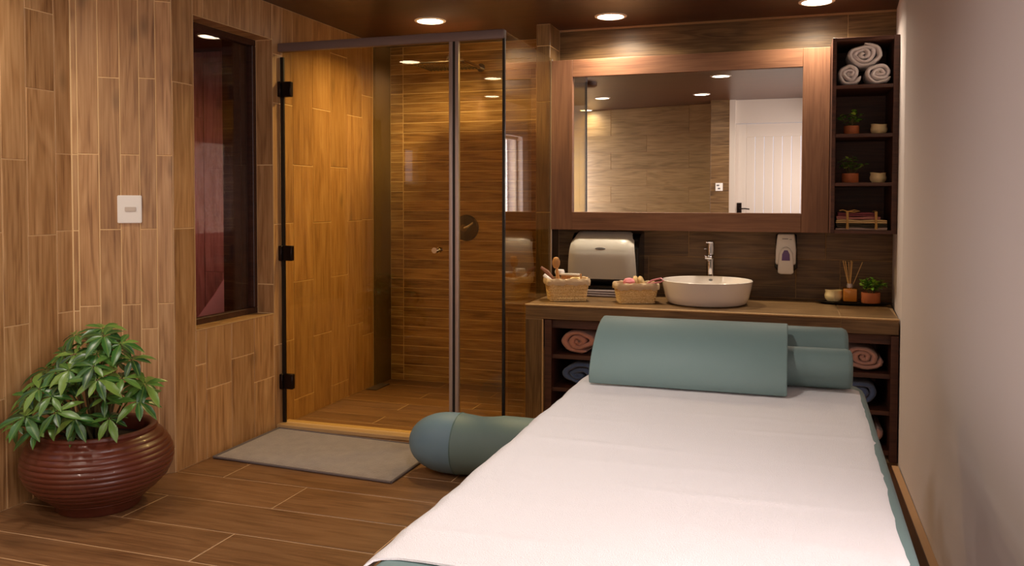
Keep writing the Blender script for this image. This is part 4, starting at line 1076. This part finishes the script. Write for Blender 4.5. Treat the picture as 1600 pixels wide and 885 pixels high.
# towel over the bed
b = MB(); nx, ny = 70, 130; gr = []
def hem_l(v): return -.706-.0025*math.sin(v*23)-.0015*math.sin(v*60+1)
def hem_r(v): return .200+.027*v-.0010*math.sin(v*21+2)-.0008*math.sin(v*57)
ridges = [(2.62, .0022, .010, .03), (2.45, .0016, .014, -.02), (2.30, .0030, .012, .04), (2.06, .0032, .013, -.03), (1.93, .0018, .02, .05), (1.76, .0034, .013, .03), (1.58, .0022, .018, -.05), (1.43, .0030, .012, .02), (1.30, .0024, .015, -.03)]
for i in range(nx+1):
    row = []
    for j in range(ny+1):
        u, v = i/nx, j/ny
        ynear = 1.292-.02*u+.004*math.sin(u*9)
        if u < .10: ynear -= .045*(1-u/.10)**2
        y = ynear+(2.935-ynear)*v
        x = hem_l(v)+(hem_r(v)-hem_l(v))*u
        z = .7465
        for (ry, am, wd2, sl) in ridges:
            yy = y-(ry+sl*(u-.5)); z += am*math.exp(-(yy/wd2)**2)*(.6+.4*math.sin(u*7+ry*9))
        z += .0022*noise.noise(Vector((x*5, y*4, 3)))+.0008*noise.noise(Vector((x*30, y*30, 1)))
        e = x-hem_l(v)
        if e < .05: z -= .045*((.05-e)/.05)**2.0
        e2 = hem_r(v)-x
        if e2 < .03: z -= .012*((.03-e2)/.03)**2
        e3 = y-ynear
        if e3 < .012: z += .002*math.sin(PI*e3/.012)
        row.append(b.bm.verts.new((x, y, z)))
    gr.append(row)
for i in range(nx):
    for j in range(ny): b.bm.faces.new((gr[i][j], gr[i+1][j], gr[i+1][j+1], gr[i][j+1]))
bmesh.ops.recalc_face_normals(b.bm, faces=b.bm.faces)
if sum(f.normal.z for f in b.bm.faces) < 0: bmesh.ops.reverse_faces(b.bm, faces=b.bm.faces)
tw = bmesh.ops.solidify(b.bm, geom=list(b.bm.faces), thickness=.004)
o = b.build('bed_towel', M['towel_w'], None, smooth=True); tag(o, 'large white terry towel spread over the massage bed', 'towel')

# cushions at the head of the bed
def xroll(name, mat, parent, x0, x1, yc_, zc_, r, n=36, cap=.018):
    b = MB(); rings = []
    for (x, k) in ((x0, 0), (x0, .80), (x0+cap*.3, .93), (x0+cap, 1), (x1-cap, 1), (x1-cap*.3, .93), (x1, .80), (x1, 0)):
        if k == 0: rings.append([b.bm.verts.new((x, yc_, zc_))]); continue
        rings.append([b.bm.verts.new((x, yc_+r*k*math.cos(2*PI*q/n), zc_+r*k*math.sin(2*PI*q/n))) for q in range(n)])
    for a, c in zip(rings, rings[1:]):
        for q in range(n):
            q2 = (q+1) % n
            if len(a) == 1: b.bm.faces.new((a[0], c[q], c[q2]))
            elif len(c) == 1: b.bm.faces.new((a[q], c[0], a[q2]))
            else: b.bm.faces.new((a[q], c[q], c[q2], a[q2]))
    return b.build(name, mat, parent, smooth=True)
ZT_ = .752
tag(xroll('bed_bolster', M['seafoam'], None, -.56, .193, 2.908, ZT_+.064, .064), 'smaller seafoam round bolster, in front at the right end of the bed head', 'bolster', 'seafoam bolsters at the bed head')
tag(xroll('bed_bolster', M['seafoam'], None, -.56, .188, 3.062, ZT_+.086, .088), 'larger seafoam round bolster, behind and above at the bed head', 'bolster', 'seafoam bolsters at the bed head')
# curved pad leaning over the bolsters
outer = [(2.727, .7525), (2.722, .775), (2.730, .805), (2.752, .838), (2.785, .872), (2.825, .903), (2.868, .926), (2.912, .941), (2.955, .947), (2.985, .944)]
inner_ = [(2.985, .932), (2.955, .930), (2.915, .922), (2.878, .907), (2.842, .886), (2.808, .858), (2.782, .828), (2.764, .800), (2.757, .775), (2.757, .7525)]
pc = thing('head_cushion', 'wide seafoam vinyl cushion leaning across the bed head', 'cushion', (-.32, 2.85, ZT_))
b = MB(); b.prism(outer+inner_, 'X', -.628, -.004); b.build('pad', M['seafoam'], pc, smooth=True, bevel=.0045, seg=3, angle=.9)

# ------------------------------------------------------------------ potted schefflera
pp = thing('potted_schefflera', 'bushy umbrella plant in a ribbed brown glazed pot by the oak wall', 'plant', (-2.905, 2.97, 0))
PC = Vector((-2.905, 2.97, 0))
prof = [(0, .0), (.165, .0), (.175, .012), (.178, .03), (.20, .05)]
zz = .05
env = [(.05, .195), (.09, .245), (.13, .283), (.17, .303), (.21, .311), (.25, .304), (.285, .288), (.315, .262), (.335, .236)]
def er(z):
    for (a, ra), (c, rc) in zip(env, env[1:]):
        if z <= c: return ra+(rc-ra)*(z-a)/(c-a)
    return env[-1][1]
nrib = 12; k = 0
for i in range(1, nrib*6+1):
    z = .05+(.325-.05)*i/(nrib*6); ph = (i % 6)/6; prof.append((er(z)+.0052*abs(math.sin(PI*i/6))-.002, z))
prof += [(.240, .332), (.244, .342), (.240, .352), (.228, .355), (.212, .350), (.204, .338), (.204, .30), (0, .30)]
b = MB(); b.lathe(prof[:-2]+[(.206, .31), (.20, .26)], tuple(PC), n=96); b.build('pot', M['pot'], pp, smooth=True)
b = MB(); b.lathe([(.205, .285), (.12, .293), (0, .296)], tuple(PC), n=32)
for v in b.bm.verts: v.co.z += .006*noise.noise(v.co*40)
b.build('soil', M['soil'], pp, smooth=True)
leaflet = [leaf_mesh('leaflet', L_, W_, M['leaf'], dr_, .16) for (L_, W_, dr_) in ((.105, .036, .30), (.090, .034, .42), (.075, .028, .2))]
rnd = random.Random(12)
# whorl centres: (px-derived world x, y, z, tilt toward camera)
whorls = [(-2.985, 2.93, .760, 1.0), (-2.80, 2.90, .770, 1.0), (-2.73, 2.92, .735, .9), (-2.87, 2.97, .790, .9),
          (-3.02, 2.90, .680, .9), (-2.92, 2.86, .690, .9), (-2.80, 2.86, .700, 1.0), (-2.68, 2.93, .670, .8), (-3.09, 2.96, .650, .9),
          (-2.72, 2.78, .610, 1.1), (-3.08, 2.84, .575, 1.0), (-2.99, 2.74, .560, 1.1), (-2.87, 2.78, .640, 1.0), (-3.15, 2.90, .530, 1.1),
          (-2.86, 2.70, .480, 1.2), (-3.13, 2.80, .460, 1.2), (-3.02, 2.70, .450, 1.0), (-2.74, 2.84, .520, .9), (-2.64, 2.96, .560, 1.0),
          (-2.93, 2.84, .560, .8), (-2.80, 2.98, .640, .8), (-3.02, 3.02, .640, .8), (-2.90, 3.08, .700, .8), (-3.12, 2.75, .390, 1.4), (-2.84, 2.79, .420, 1.1),
          (-2.94, 2.76, .42, 1.1), (-2.95, 2.96, .73, .6), (-2.88, 2.88, .60, .9), (-3.05, 2.95, .58, .9), (-2.76, 2.80, .66, 1.0), (-2.98, 2.82, .62, 1.0), (-2.68, 2.87, .60, .9), (-2.90, 2.72, .54, 1.2), (-2.97, 2.71, .40, 1.2), (-2.80, 2.74, .45, 1.2), (-3.08, 2.76, .52, 1.1), (-3.17, 2.86, .44, 1.2), (-3.14, 2.92, .60, .9), (-2.62, 2.90, .50, 1.0), (-2.70, 2.82, .44, 1.1), (-2.75, 3.05, .55, .8), (-3.06, 2.88, .50, .9)]
stemb = MB()
for wi, (x, y, z, tl) in enumerate(whorls):
    c = Vector((x, y, z)); rad = Vector((x-PC.x, y-PC.y, 0))
    base = PC+Vector((rad.x*.25, rad.y*.25, .285)); mid = PC+Vector((rad.x*.55, rad.y*.55, .285+(z-.285)*.6))
    # petiole is the mesh of the whorl; leaflets are its children
    pb = MB(); pb.tube([mid, (mid+c)/2+Vector((0, 0, .012)), c], [.0035, .0028, .0035], n=6)
    wo = pb.build('leaf_whorl', M['bark'] if wi % 2 else M['leaf'], pp, smooth=True)
    stemb.tube([base, base.lerp(mid, .5)+Vector((rnd.uniform(-.01, .01), rnd.uniform(-.01, .01), .01)), mid], [.007, .006, .004], n=6)
    out = (rad.normalized()*.5+Vector((.25, -.55, 0)))
    ax = (Vector((0, 0, 1))+out*.55*tl).normalized()
    n_l = rnd.choice((7, 8, 8, 9)); a0 = rnd.uniform(0, 6); sc0 = rnd.uniform(.85, 1.12)
    X0 = ax.orthogonal().normalized(); Y0 = ax.cross(X0)
    wl = parent_offset(wo)
    for q in range(n_l):
        a = a0+2*PI*q/n_l+rnd.uniform(-.12, .12); d = X0*math.cos(a)+Y0*math.sin(a)
        dd = (d+ax*rnd.uniform(-.25, .25)).normalized(); side = ax.cross(dd).normalized(); nn = dd.cross(side).normalized()
        # keep leaflets off the wall
        o = link('leaflet', leaflet[rnd.choice((0, 0, 1, 2))], None, wo); s = sc0*rnd.uniform(.85, 1.15)
        if x+dd.x*.1*s < -3.225: s *= .55
        m = Matrix((dd*s, side*s, nn*s)).transposed().to_4x4(); m.translation = c+dd*.006-wl; o.matrix_local = m
stemb.build('stems', M['bark'], pp, smooth=True)

# garden plant outside the narrow window (its reflection shows in the shower glass)
gp = thing('garden_palm', 'leafy palm outside the garden window, only seen reflected in the shower glass', 'plant', (-4.1, 2.45, 0))
b = MB(); b.cyl((-4.1, 2.45, 0), (-4.1, 2.45, .9), .03, .02, n=10); b.build('trunk', M['bark'], gp)
palm = leaf_mesh('palm_leaf', .55, .05, M['leaf_out'], .5, .2)
for k in range(16):
    o = link('palm_leaf', palm, None, gp); o.matrix_local = Matrix.Translation((0, 0, .9+.03*k)) @ Matrix.Rotation(k*2.4, 4, 'Z') @ Matrix.Rotation(-.9+.04*k, 4, 'Y')
